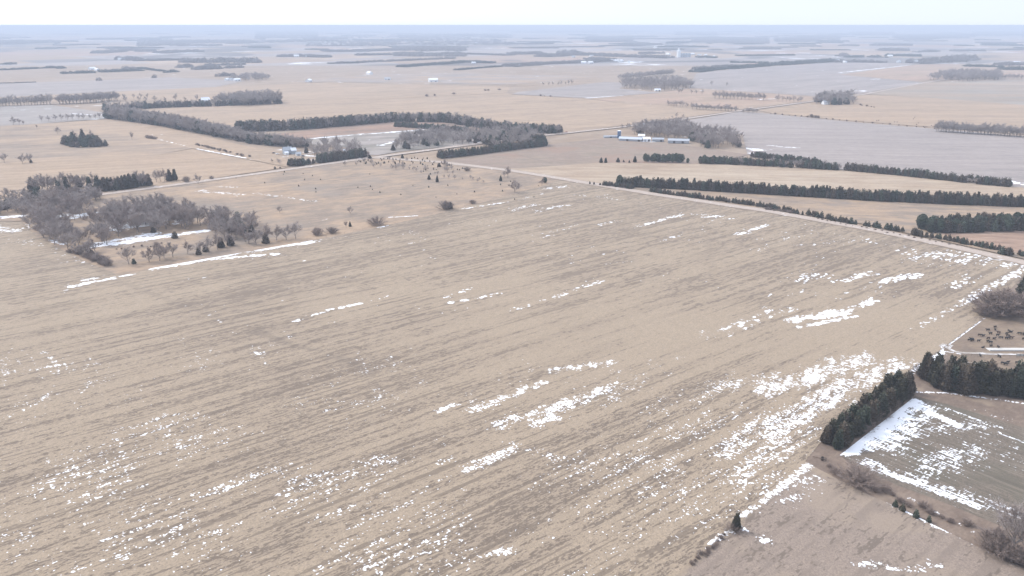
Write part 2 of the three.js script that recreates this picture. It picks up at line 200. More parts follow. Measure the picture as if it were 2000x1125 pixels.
// --- the big stubble field
const ROWDEG = 52;
const mainPoly = LINE([[40, 433], [75, 464], [160, 508], [235, 540], [300, 524], [600, 472], [750, 442], [880, 412], [1000, 381], [1066, 362], [1095, 350], [1270, 380], [1500, 413], [1700, 448], [1990, 514], [2012, 526], [1915, 626], [1830, 690], [1780, 722], [1690, 795], [1600, 868], [1570, 905], [1490, 985], [1430, 1030], [1345, 1118], [1290, 1180], [1200, 1280], [-500, 1280], [-900, 900], [-500, 620], [-300, 470], [-60, 436]]);
const mainSnow = snowBlobs([
  [1800, 500, 1985, 520, 16, 0.5], [1830, 495, 1900, 505, 8, 0.62], [1995, 528, 1880, 592, 4, 0.75], [1880, 592, 1790, 642, 3.5, 0.62], [1900, 535, 1860, 560, 8, 0.45], [1560, 547, 1605, 538, 9, 0.5], [1630, 553, 1700, 533, 5, 0.62], [1725, 550, 1795, 537, 6, 0.7], [1600, 575, 1720, 560, 12, 0.3],
  [1540, 627, 1640, 612, 5.5, 0.86], [1640, 612, 1705, 588, 5, 0.72], [1560, 640, 1670, 618, 3, 0.8], [1395, 655, 1540, 603, 9, 0.52], [1500, 580, 1560, 570, 7, 0.35], [1620, 590, 1700, 580, 7, 0.32],
  [1500, 765, 1690, 700, 10, 0.72], [1620, 770, 1770, 708, 9, 0.72], [1560, 800, 1700, 735, 8, 0.62], [1420, 880, 1560, 800, 9, 0.6], [1500, 860, 1650, 765, 6, 0.72], [1440, 935, 1560, 850, 8, 0.62], [1500, 905, 1590, 840, 5, 0.6], [1480, 955, 1530, 930, 5, 0.55], [1330, 860, 1440, 800, 9, 0.42], [1270, 815, 1430, 738, 10, 0.42], [1400, 760, 1500, 735, 9, 0.5], [1230, 720, 1320, 700, 8, 0.35],
  [975, 832, 1110, 790, 6, 0.7], [1040, 830, 1080, 815, 4, 0.75], [1110, 790, 1205, 752, 7, 0.6], [925, 802, 1065, 747, 4.5, 0.64], [1080, 725, 1195, 708, 4.5, 0.68], [852, 804, 895, 790, 2.2, 0.8], [1180, 770, 1260, 745, 8, 0.4], [1170, 720, 1250, 735, 10, 0.33],
  [915, 918, 1000, 880, 4.5, 0.62], [1000, 868, 1090, 895, 4, 0.5], [860, 905, 900, 895, 3, 0.5], [1050, 1040, 1150, 990, 6, 0.3], [950, 1088, 1000, 1076, 2.5, 0.7], [1060, 950, 1200, 900, 8, 0.3], [1200, 870, 1330, 830, 9, 0.33], [1230, 940, 1330, 890, 7, 0.36], [1180, 1030, 1290, 980, 7, 0.33], [1330, 1000, 1420, 940, 7, 0.38], [1310, 1060, 1390, 1010, 5, 0.36], [1400, 1000, 1480, 950, 5, 0.4],
  [390, 968, 470, 945, 3.5, 0.66], [460, 945, 565, 905, 4, 0.46], [540, 995, 690, 935, 6, 0.5], [690, 925, 765, 900, 5, 0.55], [600, 960, 720, 920, 8, 0.3], [140, 978, 220, 960, 4, 0.66], [200, 950, 245, 940, 3, 0.6], [55, 965, 120, 948, 4, 0.5], [150, 928, 210, 918, 3, 0.55], [210, 905, 345, 872, 6, 0.4], [620, 1016, 760, 968, 3.5, 0.5], [150, 1002, 240, 972, 3, 0.4], [260, 850, 330, 840, 5, 0.25], [0, 815, 120, 790, 8, 0.22], [180, 790, 420, 740, 10, 0.16], [60, 722, 130, 712, 2, 0.6], [330, 665, 480, 650, 4, 0.35], [440, 1000, 620, 940, 7, 0.22], [760, 900, 850, 870, 8, 0.26], [650, 830, 760, 800, 10, 0.18],
  [575, 628, 640, 607, 2.2, 0.8], [640, 607, 705, 593, 2.6, 0.8], [705, 593, 760, 580, 2, 0.55], [760, 603, 860, 590, 5, 0.3], [865, 582, 925, 564, 3, 0.55], [880, 592, 975, 574, 3, 0.62], [1000, 608, 1175, 550, 3.5, 0.5], [640, 632, 665, 628, 1.2, 0.7], [540, 720, 560, 716, 3, 0.3],
  [140, 560, 250, 538, 4, 0.75], [160, 548, 200, 542, 3, 0.5], [225, 560, 250, 565, 3, 0.3], [330, 521, 400, 508, 4, 1.05], [360, 512, 470, 492, 5.5, 1.1], [470, 492, 605, 474, 6.5, 1.05], [400, 508, 540, 497, 3.4, 0.8], [298, 524, 345, 517, 4, 1.05], [-60, 440, 30, 452, 10, 0.6], [20, 470, 80, 478, 9, 0.35], [100, 490, 160, 515, 5, 0.3],
  [1000, 412, 1045, 400, 5, 0.6], [1050, 412, 1110, 400, 5, 0.55], [1065, 370, 1100, 365, 8, 0.5], [1120, 380, 1220, 392, 5, 0.35], [1020, 390, 1060, 378, 4, 0.4], [905, 408, 990, 395, 3, 0.55], [1240, 445, 1330, 420, 3.5, 0.6], [1170, 440, 1205, 432, 3, 0.6], [1040, 470, 1130, 440, 5, 0.35], [1350, 418, 1440, 430, 6, 0.4], [1370, 425, 1425, 420, 4, 0.5], [1440, 458, 1500, 440, 3.5, 0.75], [1470, 490, 1560, 460, 6, 0.32], [1290, 470, 1370, 450, 4, 0.35], [740, 445, 755, 441, 2, 0.8], [1560, 480, 1680, 465, 10, 0.25], [1690, 470, 1800, 490, 8, 0.3], [1850, 488, 1980, 515, 4, 0.6], [700, 470, 800, 455, 5, 0.22],
]);
const mainMarks = snowBlobs([[500, 648, 560, 672, 3, 0.7], [560, 672, 610, 684, 2.6, 0.6], [660, 700, 730, 728, 4, 0.6], [220, 545, 450, 632, 2.4, 0.35], [160, 515, 215, 535, 4, 0.5], [1470, 470, 1520, 495, 3, 0.3], [1520, 495, 1545, 530, 3.5, 0.35], [1380, 450, 1390, 530, 3, 0.22], [0, 470, 130, 530, 4, 0.2]]);
const smoothSpots = [[1250, 640, 70], [1650, 690, 50], [1100, 650, 55], [1000, 560, 40], [1350, 500, 40], [650, 590, 25], [1720, 610, 40]].map(([u, v, r]) => [...P(u, v), r]);
function stubble(a, b, x, z, o, sn, mk) {
  const T = [0.478, 0.372, 0.266], D = [0.150, 0.110, 0.083], S = [0.335, 0.255, 0.190];
  let smooth = 0; for (const [cx, cz, r] of smoothSpots) { const d = Math.hypot(x - cx, z - cz) / r; if (d < 1.6) smooth = Math.max(smooth, 1 - sst(0.3, 1.6, d)); }
  const lo = fbm(x / 85 + 3, z / 85 + 8), bend = b + 0.9 * vn(a / 40, b / 30), near = sst(-520, -330, z), away = sst(-300, -560, z), two = (n, f) => n * (1 - away) + f * away;
  const w1 = two(vn(a / 6, bend / 0.8), vn(a / 12, bend / 1.7)), w2 = two(vn(a / 1.7 + 9, bend / 0.46), vn(a / 3.6 + 4, bend / 0.95)), w3 = two(vn(a / 0.6, b / 0.4 + 33), vn(a / 1.9, b / 0.95 + 3));
  const line = vn(a / 75 + 60, bend / 2.1), band = vn(a / 70 + 5, bend / 7 + 2), grit = ih(Math.floor(x / 0.42), Math.floor(z / 0.6));
  const st = w1 * 0.27 + w2 * 0.40 + w3 * 0.33, bias = (line - 0.5) * 0.30 + (band - 0.5) * 0.14 + (lo - 0.5) * 0.17 - smooth * 0.14;
  const furrow = two(vn(a / 48 + 21, bend / 1.3 + 7), vn(a / 60 + 21, bend / 2.4 + 7)), thin = sst(0.70, 0.80, furrow + (w2 - 0.5) * 0.34 + (w3 - 0.5) * 0.16 + (lo - 0.5) * 0.2 - smooth * 0.1);
  const dark = Math.max(sst(0.575, 0.645, st + bias), thin * 0.8), mid = sst(0.44, 0.64, st * 0.6 + line * 0.3 + (band - 0.5) * 0.22 + (lo - 0.5) * 0.3 + 0.08 - smooth * 0.1);
  put3(o, T, 0.74 + 0.24 * w3 + 0.28 * grit); mix3(o, S, mid * 0.42); mix3(o, D, dark * (0.48 + 0.34 * grit) * (1 - 0.25 * away));
  if (mk > 0) mix3(o, [0.22, 0.168, 0.128], mk * (0.4 + 0.6 * w2));
  const cut = vn(a / 0.55 + 7, b / 1.7), f1 = two(vn(a / 0.95 + 50, b / 0.5), vn(a / 2.4 + 50, b / 1.2)), f2 = two(vn(a / 0.55, b / 0.5 + 20), vn(a / 1.2, b / 1.2 + 20)), clot = vn(a / 5 + 3, b / 1.7 + 5), rowS = vn(a / 22 + 8, b / two(0.95, 1.6) + 40);
  const q = f1 * 0.28 + f2 * 0.22 + clot * 0.12 + rowS * 0.18 + (near * cut + (1 - near) * w2) * 0.20;
  const lone = 0.52 * sst(0.40, 0.72, fbm(x / 38 + 70, z / 38)) * (0.3 + 0.7 * near) * (1 - smooth);
  const p = Math.max(sn, lone * (0.55 + 0.45 * band)), v = sst(-0.025, 0.025, q - (0.845 - 0.035 * away - p * 0.485)); if (p > 0.04 && v > 0) mix3(o, SNOW, v * (0.88 + 0.12 * grit));
}
const field = new THREE.Group(); field.name = 'stubble_field'; tag(field, 'huge tan corn stubble field streaked with dark soil and snow', null, null, 'structure'); scene.add(field);
{ // cut across the rows' frame at two depths, so that the nearer ground carries the finer grain
  const cut = (poly, lim, keepNear) => { const r = []; for (let i = 0; i < poly.length; i++) { const p = poly[i], q = poly[(i + 1) % poly.length], ip = (p[1] > lim) === keepNear, iq = (q[1] > lim) === keepNear; if (ip) r.push(p); if (ip !== iq) { const t = (lim - p[1]) / (q[1] - p[1]); r.push([p[0] + (q[0] - p[0]) * t, lim]); } } return r; };
  const clipX = (poly, X) => { let r = poly; for (const s of [-1, 1]) { const q = []; for (let i = 0; i < r.length; i++) { const p = r[i], n = r[(i + 1) % r.length], ip = p[0] * s < X, iq = n[0] * s < X; if (ip) q.push(p); if (ip !== iq) { const t = (X * s - p[0]) / (n[0] - p[0]); q.push([X * s, p[1] + (n[1] - p[1]) * t]); } } r = q; } return r; };
  const split = (poly, X, less) => { const r = []; for (let i = 0; i < poly.length; i++) { const p = poly[i], n = poly[(i + 1) % poly.length], ip = (p[0] < X) === less, iq = (n[0] < X) === less; if (ip) r.push(p); if (ip !== iq) { const t = (X - p[0]) / (n[0] - p[0]); r.push([X, p[1] + (n[1] - p[1]) * t]); } } return r; };
  const near = clipX(cut(cut(mainPoly, -335, true), -150, false), 330), mid = clipX(cut(cut(mainPoly, -335, false), -560, true), 420), back = cut(mainPoly, -560, false);
  const opt = (tw, th) => ({ deg: 90, tw, th, y: 0.34, paint: stubble, snow: mainSnow, marks: mainMarks });
  // one shared frame of axes per sheet; the pattern itself is laid out in field metres
  const wrap = (o) => { const f = o.paint; o.paint = (a, b, x, z, ...r) => { const c = Math.sin(ROWDEG * Math.PI / 180), s = -Math.cos(ROWDEG * Math.PI / 180); f(x * c + z * s, -x * s + z * c, x, z, ...r); }; return o; };
  sheet('stubble_ground', null, split(near, 0, true), wrap(opt(2048, 1024)), field); sheet('stubble_ground', null, split(near, 0, false), wrap(opt(2048, 1024)), field); sheet('stubble_ground', null, mid, wrap(opt(2048, 1024)), field); sheet('stubble_ground', null, back, wrap(opt(2048, 1024)), field);
}
// --- the corner below right: tan plot, brush strip, snowy wheat plot, feed yard
F('margin', 'rough brown grass margin along the field edge and windbreak', [[1990, 534], [1890, 626], [1800, 692], [1750, 724], [1660, 797], [1570, 870], [1530, 920], [1600, 950], [1690, 990], [2300, 1270], [2500, 900], [2400, 560]], { deg: 50, tw: 1024, th: 1024, y: 0.22, paint: ground([0.36, 0.265, 0.2], [0.235, 0.17, 0.13], { streak: 2, grain: 0.5, patch: 10, amp: 1.8, tint: [0.47, 0.36, 0.255] }), snow: snowBlobs([[1784, 724, 1834, 693, 2.4, 0.95], [1834, 692, 1917, 630, 2.4, 0.95], [1840, 682, 1868, 690, 1, 0.9], [1915, 626, 1950, 612, 0.8, 0.5], [1776, 766, 1850, 768, 0.8, 0.9], [1850, 768, 2010, 790, 0.9, 0.75], [1655, 862, 1730, 805, 0.9, 0.7], [1730, 805, 1772, 766, 1, 0.6], [1775, 724, 1785, 730, 1.2, 0.7], [1870, 700, 1930, 715, 3, 0.4], [1905, 802, 2000, 830, 3, 0.3], [1820, 700, 1860, 698, 2, 0.35], [1765, 968, 1990, 1085, 0.8, 0.5], [1850, 955, 2000, 1005, 2, 0.25]]) });
F('feed_yard', 'trampled tan feed yard where black cattle stand', [[1925, 622], [1960, 612], [2400, 600], [2500, 760], [2000, 735], [1900, 716], [1850, 694], [1842, 684]], { deg: 80, tw: 512, y: 0.24, paint: ground([0.40, 0.295, 0.205], [0.275, 0.2, 0.145], { streak: 4, grain: 0.5, patch: 14, amp: 1.6, tint: [0.2, 0.148, 0.115] }), snow: snowBlobs([[1880, 705, 1900, 712, 1.6, 0.5], [1895, 708, 1935, 716, 1.6, 0.5], [1840, 686, 1876, 692, 0.6, 0.8]]) });
F('wheat_plot', 'green-brown winter wheat plot half covered by snow', [[1787, 775], [1640, 890], [1660, 905], [1750, 948], [1850, 985], [2200, 1130], [2300, 900], [2000, 836], [1850, 790]], {
  deg: 140, tw: 2048, th: 1024, y: 0.28,
  paint: (a, b, x, z, o, sn, mk, px) => {
    const hi = vn(a / 0.6, b / 0.45), lo = fbm(x / 14, z / 14), drill = vn(a / 7, b / 0.5), cross = vn(a / 0.55, b / 3.2), grit = ih(Math.floor(a / px / 2), Math.floor(b / px / 2));
    put3(o, [0.225, 0.18, 0.138], 0.6 + 0.4 * hi + 0.4 * grit); mix3(o, [0.165, 0.145, 0.105], sst(0.4, 0.7, lo) * 0.6); mix3(o, [0.36, 0.29, 0.225], sst(0.5, 0.85, drill) * 0.45); mix3(o, [0.14, 0.115, 0.085], sst(0.6, 0.8, vn(a / 30, b / 1.4 + 60)) * 0.5);
    const q = drill * 0.30 + cross * 0.24 + hi * 0.28 + vn(a / 3, b / 1.2 + 8) * 0.18, v = sst(-0.05, 0.05, q - (0.80 - sn * 0.56)); if (sn > 0.04) mix3(o, SNOW, v * 0.93);
  },
  snow: snowBlobs([[1782, 784, 1655, 886, 3.5, 1.1], [1788, 792, 1690, 872, 5, 0.85], [1770, 783, 1870, 832, 3.2, 0.8], [1800, 800, 1735, 870, 8, 0.62], [1850, 800, 1960, 838, 1.6, 0.5], [1700, 905, 1800, 945, 4, 0.62], [1810, 925, 1860, 880, 6, 0.42], [1680, 902, 1900, 985, 3, 0.68], [1850, 960, 2000, 1010, 5, 0.45], [1780, 850, 1900, 830, 6, 0.36], [1950, 846, 2010, 870, 0.8, 0.75], [1860, 905, 1900, 880, 6, 0.45], [1880, 850, 2050, 900, 16, 0.16]]),
});
F('tan_plot', 'grey-tan bare crop plot in the bottom corner', [[1572, 902], [1600, 918], [1690, 965], [1770, 1000], [1900, 1065], [2000, 1110], [2400, 1300], [1200, 1300], [1270, 1185], [1325, 1120], [1415, 1030], [1482, 975]], {
  deg: 50, tw: 2048, th: 1024, y: 0.37,
  marks: snowBlobs([[1572, 902, 1482, 980, 2.2, 0.9], [1482, 980, 1420, 1034, 2.2, 0.9], [1420, 1034, 1325, 1120, 2, 0.9], [1620, 930, 1580, 915, 2, 0.6]]),
  paint: (a, b, x, z, o, sn, mk) => {
    const hi = vn(a / 0.4, b / 0.35), lo = fbm(x / 20 + 5, z / 20), row = vn(Math.floor(b / 1.52) * 3.1, a / 9), dash = vn(a / 1.3, b / 0.55);
    put3(o, [0.40, 0.312, 0.25], 0.66 + 0.3 * hi + 0.3 * ih(Math.floor(x / 0.3), Math.floor(z / 0.4))); mix3(o, [0.46, 0.36, 0.27], sst(0.45, 0.7, lo) * 0.5); mix3(o, [0.28, 0.218, 0.175], sst(0.5, 0.75, vn(a / 25, b / 1.6 + 9) * 0.6 + fbm(x / 12 + 9, z / 12) * 0.4) * 0.5); mix3(o, [0.20, 0.155, 0.12], sst(0.62, 0.72, dash * 0.5 + row * 0.4 + (fbm(x / 16, z / 16 + 40) - 0.5) * 0.5 + 0.03) * 0.75);
    mix3(o, [0.5, 0.385, 0.265], mk * (0.5 + 0.5 * hi)); const v = sst(-0.05, 0.04, vn(a / 0.9, b / 1.2) * 0.6 + hi * 0.4 - (0.9 - sn * 0.72)); if (sn > 0.04) mix3(o, SNOW, v * 0.96);
  },
  snow: snowBlobs([[1585, 905, 1560, 925, 1.8, 0.72], [1560, 925, 1500, 975, 2.0, 0.66], [1500, 975, 1445, 1010, 1.7, 0.62], [1440, 1032, 1448, 1034, 1.5, 0.95], [1435, 1035, 1385, 1062, 1.3, 0.75], [1385, 1062, 1340, 1078, 1.3, 0.6], [1560, 950, 1590, 935, 3, 0.42], [1530, 980, 1585, 960, 2.4, 0.36], [1490, 1058, 1498, 1056, 1.4, 0.9], [1670, 1102, 1720, 1104, 1.4, 0.62], [1735, 1112, 1800, 1114, 1.2, 0.62], [1815, 1104, 1830, 1106, 1.2, 0.6], [1735, 983, 1765, 998, 0.8, 0.8], [1765, 998, 1850, 1040, 1, 0.8], [1850, 1040, 1990, 1100, 0.8, 0.6]]),
});

// --- roads: a gravel bed with shoulders
function road(name, label, pts, w, c, edge, snowAmt, y) {
  const L = LINE(pts), left = [], right = [];
  L.forEach(([x, z], i) => { const p = L[Math.max(0, i - 1)], q = L[Math.min(L.length - 1, i + 1)], l = Math.hypot(q[0] - p[0], q[1] - p[1]), nx = -(q[1] - p[1]) / l, nz = (q[0] - p[0]) / l; left.push([x + nx * w / 2, z + nz * w / 2]); right.push([x - nx * w / 2, z - nz * w / 2]); });
  // strip mesh with uv in metres along and across
  const T = 256, data = new Uint8Array(T * 64 * 4), o = [0, 0, 0];
  for (let j = 0; j < 64; j++) for (let i = 0; i < T; i++) { const v = (j + 0.5) / 64, k = (j * T + i) * 4, wl = Math.abs(v - 0.5) * 2 + 0.18 * (vn(i / 6, j / 9 + 3) - 0.5); put3(o, c, 0.9 + 0.2 * vn(i / 2, j / 4)); mix3(o, edge, sst(0.62, 0.8, wl)); mix3(o, [c[0] * 0.8, c[1] * 0.8, c[2] * 0.8], 0.5 * sst(0.12, 0.05, Math.abs(Math.abs(v - 0.5) - 0.17))); if (vn(i / 7 + 20, j / 5) * 0.7 + vn(i / 2, j / 2) * 0.3 > 1 - snowAmt) mix3(o, SNOW, 0.8); for (let q = 0; q < 3; q++) data[k + q] = LUT[clamp(o[q] * ALB * 4096, 0, 4096) | 0]; data[k + 3] = 255; }
  const t = new THREE.DataTexture(data, T, 64); t.colorSpace = THREE.SRGBColorSpace; t.wrapS = THREE.RepeatWrapping; t.magFilter = THREE.LinearFilter; t.needsUpdate = true;
  const pos = [], uv = [], idx = []; let s = 0;
  L.forEach((p, i) => { if (i) s += Math.hypot(p[0] - L[i - 1][0], p[1] - L[i - 1][1]); pos.push(left[i][0], y, left[i][1], right[i][0], y, right[i][1]); uv.push(s / 190, 0, s / 190, 1); if (i) { const k = i * 2; idx.push(k - 2, k, k - 1, k - 1, k, k + 1); } });
  const g = geoOf(pos, idx); g.setAttribute('uv', new THREE.Float32BufferAttribute(uv, 2)); if (g.attributes.normal.getY(0) < 0) { g.setIndex(idx.reverse()); g.computeVertexNormals(); }
  const m = new THREE.Mesh(g, new THREE.MeshStandardMaterial({ map: t, roughness: 0.95 })); m.name = numbered(name); m.receiveShadow = true; scene.add(tag(m, label, null, null, 'structure'));
}
const GRAV = [0.66, 0.54, 0.455], VERGE = [0.34, 0.265, 0.205];
road('gravel_road', 'gravel section road crossing the scene from the grove past the silo farm', [[-400, 460], [-100, 418], [195, 381], [400, 354], [560, 332], [715, 310], [880, 288], [1060, 265], [1200, 250], [1300, 238], [1445, 217], [1595, 197], [1690, 184], [1810, 161], [1850, 155]], 13, GRAV, [0.45, 0.345, 0.265], 0.2, 0.62);
road('gravel_road', 'gravel road running along the top edge of the stubble field', [[2300, 596], [2000, 514], [1850, 480], [1700, 449], [1500, 413], [1270, 379], [1100, 350], [1000, 334], [860, 317], [725, 308]], 15, GRAV, [0.45, 0.345, 0.26], 0.16, 0.6);
road('farm_lane', 'rutted lane to the farmyard of the blue house', [[712, 311], [660, 300], [625, 296], [595, 303]], 4, [0.5, 0.44, 0.4], VERGE, 0.5, 0.58);
road('feed_lane', 'pale looping lane in front of the feed bunk', [[1842, 682], [1838, 677], [1845, 674], [1858, 675], [1850, 681], [1862, 687], [1880, 690], [1910, 691], [1960, 693], [2060, 695]], 2.6, [0.56, 0.49, 0.43], [0.40, 0.305, 0.225], 0.36, 0.40);

// ---------------------------------------------------------------- trees
const V = (x, y, z) => new THREE.Vector3(x, y, z);
function stick(pos, a, b, ra, rb, sides) {         // a tapered branch as loose triangles
  const d = b.clone().sub(a).normalize(), u = Math.abs(d.y) > 0.9 ? V(1, 0, 0) : V(0, 1, 0); u.cross(d).normalize(); const w = d.clone().cross(u);
  const ring = (c, r, k) => { const t = k / sides * Math.PI * 2; return [c.x + (u.x * Math.cos(t) + w.x * Math.sin(t)) * r, c.y + (u.y * Math.cos(t) + w.y * Math.sin(t)) * r, c.z + (u.z * Math.cos(t) + w.z * Math.sin(t)) * r]; };
  for (let k = 0; k < sides; k++) { const p = ring(a, ra, k), q = ring(a, ra, k + 1), r = ring(b, rb, k), s = ring(b, rb, k + 1); pos.push(...p, ...q, ...r, ...q, ...s, ...r); }
}
function sliver(pos, a, dir, len, wid) {           // one twig
  const d = dir.clone().normalize(), s = V(rr(-1, 1), rr(-1, 1), rr(-1, 1)).cross(d).normalize().multiplyScalar(wid / 2), e = a.clone().addScaledVector(d, len);
  pos.push(a.x - s.x, a.y - s.y, a.z - s.z, a.x + s.x, a.y + s.y, a.z + s.z, e.x, e.y, e.z);
}
// a bare broadleaf tree one unit high: [trunk and limbs, branches and twigs]
function bareTree(sd, { fork = 0.2, limbs = 7, spread = 0.9, sec = 5, ter = 4, twig = 15, tw = 0.0048, lean = 0 } = {}) {
  seed = sd * 7919 + 13; const T = [], C = [], top = V(lean + rr(-0.03, 0.03), fork, rr(-0.03, 0.03)), mid = V(lean * 1.3 + rr(-0.05, 0.05), 0.52, rr(-0.05, 0.05));
  stick(T, V(0, -0.05, 0), top, 0.024, 0.017, 6); stick(T, top, mid, 0.016, 0.008, 5);
  const twigs = (a, b, n, s) => { for (let i = 0; i < n; i++) { const t = rr(0.25, 1), p = a.clone().lerp(b, t), d = b.clone().sub(a).normalize().addScaledVector(V(rr(-1, 1), rr(-0.5, 1), rr(-1, 1)), 0.95); sliver(C, p, d, rr(0.07, 0.19) * s, tw); } };
  for (let i = 0; i < limbs; i++) {
    const az = i / limbs * Math.PI * 2 + rr(-0.5, 0.5), st = top.clone().lerp(mid, i < limbs - 2 ? rr(0, 0.6) : rr(0.7, 1)), out = (i < limbs - 2 ? rr(0.55, 1) : rr(0.15, 0.4)) * spread;
    const dir = V(Math.cos(az) * out, rr(0.75, 1.05), Math.sin(az) * out).normalize(), L = rr(0.36, 0.5) * (1 - st.y * 0.45), k = st.clone().addScaledVector(dir, L * 0.55), e = k.clone().addScaledVector(dir.clone().add(V(rr(-0.3, 0.3), rr(0, 0.35), rr(-0.3, 0.3))).normalize(), L * 0.6);
    stick(T, st, k, 0.0095, 0.006, 5); stick(T, k, e, 0.006, 0.003, 4);
    for (let j = 0; j < sec; j++) {
      const t = rr(0.25, 1), p = t < 0.5 ? st.clone().lerp(k, t * 2) : k.clone().lerp(e, t * 2 - 1), d = dir.clone().addScaledVector(V(rr(-1, 1), rr(-0.35, 0.8), rr(-1, 1)), 0.85).normalize(), l2 = rr(0.13, 0.25), q = p.clone().addScaledVector(d, l2);
      stick(C, p, q, 0.004, 0.002, 3); twigs(p, q, twig, 1);
      for (let m = 0; m < ter; m++) { const p3 = p.clone().lerp(q, rr(0.3, 1)), d3 = d.clone().addScaledVector(V(rr(-1, 1), rr(-0.3, 0.9), rr(-1, 1)), 0.9).normalize(), q3 = p3.clone().addScaledVector(d3, rr(0.07, 0.15)); stick(C, p3, q3, 0.0032, 0.0016, 3); twigs(p3, q3, twig, 0.85); }
    }
    twigs(k, e, twig * 2, 1.1);
  }
  return fit([geoOf(T), geoOf(C)]);
}
function fit(gs) { let top = 0; for (const g of gs) { g.computeBoundingBox(); top = Math.max(top, g.boundingBox.max.y); } for (const g of gs) g.scale(1 / top, 1 / top, 1 / top); return gs; }
// a leafless shrub: many stems fanning from the base
function shrubShape(sd, { stems = 80, wide = 0.8, twig = 24, tw = 0.011 } = {}) {
  seed = sd * 4241 + 5; const T = [], C = [];
  for (let i = 0; i < stems; i++) {
    const az = rr(0, 6.283), o = Math.sqrt(rnd()) * wide, a = V(Math.cos(az) * o * 0.25, -0.04, Math.sin(az) * o * 0.25), b = V(Math.cos(az) * o * 0.8 + rr(-0.1, 0.1), rr(0.5, 0.7) * Math.sqrt(Math.max(0.06, 1 - 0.92 * (o / wide) ** 2)), Math.sin(az) * o * 0.8 + rr(-0.1, 0.1)), c = b.clone().add(V(Math.cos(az) * o * 0.3, rr(0.15, 0.33) * Math.sqrt(Math.max(0.1, 1 - 0.8 * (o / wide) ** 2)), Math.sin(az) * o * 0.3));
    stick(T, a, b, 0.0055, 0.004, 3); stick(T, b, c, 0.004, 0.0015, 3);
    for (let k = 0; k < twig * 2; k++) { const p = k % 2 ? a.clone().lerp(b, rr(0.35, 1)) : b.clone().lerp(c, rnd()); sliver(C, p, V(rr(-1, 1) + Math.cos(az) * o, rr(0.1, 1.3), rr(-1, 1) + Math.sin(az) * o), rr(0.1, 0.26), tw); }
  }
  return fit([geoOf(T), geoOf(C)]);
}
// an evergreen one unit high, crown of many flat sprays over a ragged core: [trunk, crown]
function evergreen(sd, { r = 0.3, n = 700, round = 0, spray = 0.085, base = 0.03, skirt = 0.12 } = {}) {
  seed = sd * 2711 + 77; const T = [], C = [];
  stick(T, V(0, -0.05, 0), V(0, 0.5, 0), 0.022, 0.01, 5);
  const tip = 0.6 + 0.5 * rnd(), prof = (t) => round ? r * Math.pow(Math.sin(Math.PI * clamp(0.1 + t * 0.9)), 0.6) : r * Math.pow(1 - t, tip) * (0.72 + 0.28 * sst(0, skirt, t)) + 0.012;
  const K = 9, M = 7, ring = []; for (let i = 0; i <= M; i++) { const t = i / M; ring.push([]); for (let k = 0; k < K; k++) { const az = k / K * 6.283 + i * 0.3, q = prof(t) * rr(0.6, 0.86); ring[i].push([Math.cos(az) * q, base + (0.97 - base) * t * 0.97, Math.sin(az) * q]); } }
  for (let i = 0; i < M; i++) for (let k = 0; k < K; k++) { const a = ring[i][k], b = ring[i][(k + 1) % K], c = ring[i + 1][k], d = ring[i + 1][(k + 1) % K]; C.push(...a, ...c, ...b, ...b, ...c, ...d); }
  for (let i = 0; i < n; i++) {
    const t = 1 - Math.sqrt(rnd()), tt = round ? rnd() : t, az = rr(0, 6.283), lump = 0.78 + 0.34 * vn(az * 2.2 + sd, tt * 7), q = prof(tt) * lump, y = base + (1 - base) * tt * 0.97, out = V(Math.cos(az), 0, Math.sin(az));
    const p = V(out.x * q * rr(0.72, 0.98), y, out.z * q * rr(0.72, 0.98)), d = out.clone().multiplyScalar(rr(0.35, 1)).add(V(rr(-0.4, 0.4), rr(0.15, 1.0), rr(-0.4, 0.4))).normalize(), L = spray * rr(0.6, 1.3), s = V(rr(-1, 1), rr(-1, 1), rr(-1, 1)).cross(d).normalize().multiplyScalar(L * 0.3), m = p.clone().addScaledVector(d, L * 0.45), e = p.clone().addScaledVector(d, L);
    C.push(p.x, p.y, p.z, m.x + s.x, m.y + s.y, m.z + s.z, e.x, e.y, e.z, p.x, p.y, p.z, e.x, e.y, e.z, m.x - s.x, m.y - s.y, m.z - s.z);
  }
  return fit([geoOf(T), geoOf(C)]);
}
const barks = [mat(0.22, 0.185, 0.165), mat(0.25, 0.215, 0.195), mat(0.19, 0.157, 0.14)], twigsM = [mat(0.30, 0.25, 0.228), mat(0.335, 0.285, 0.262), mat(0.275, 0.222, 0.20), mat(0.315, 0.255, 0.225)];
const greens = [mat(0.062, 0.066, 0.044), mat(0.078, 0.072, 0.048), mat(0.10, 0.078, 0.056), mat(0.064, 0.076, 0.052), mat(0.088, 0.07, 0.05)], pineM = [mat(0.08, 0.098, 0.062), mat(0.068, 0.088, 0.056)], paleM = [mat(0.33, 0.285, 0.265), mat(0.37, 0.32, 0.298), mat(0.30, 0.255, 0.235)], brushM = [mat(0.215, 0.165, 0.142), mat(0.245, 0.19, 0.162), mat(0.19, 0.15, 0.132)];
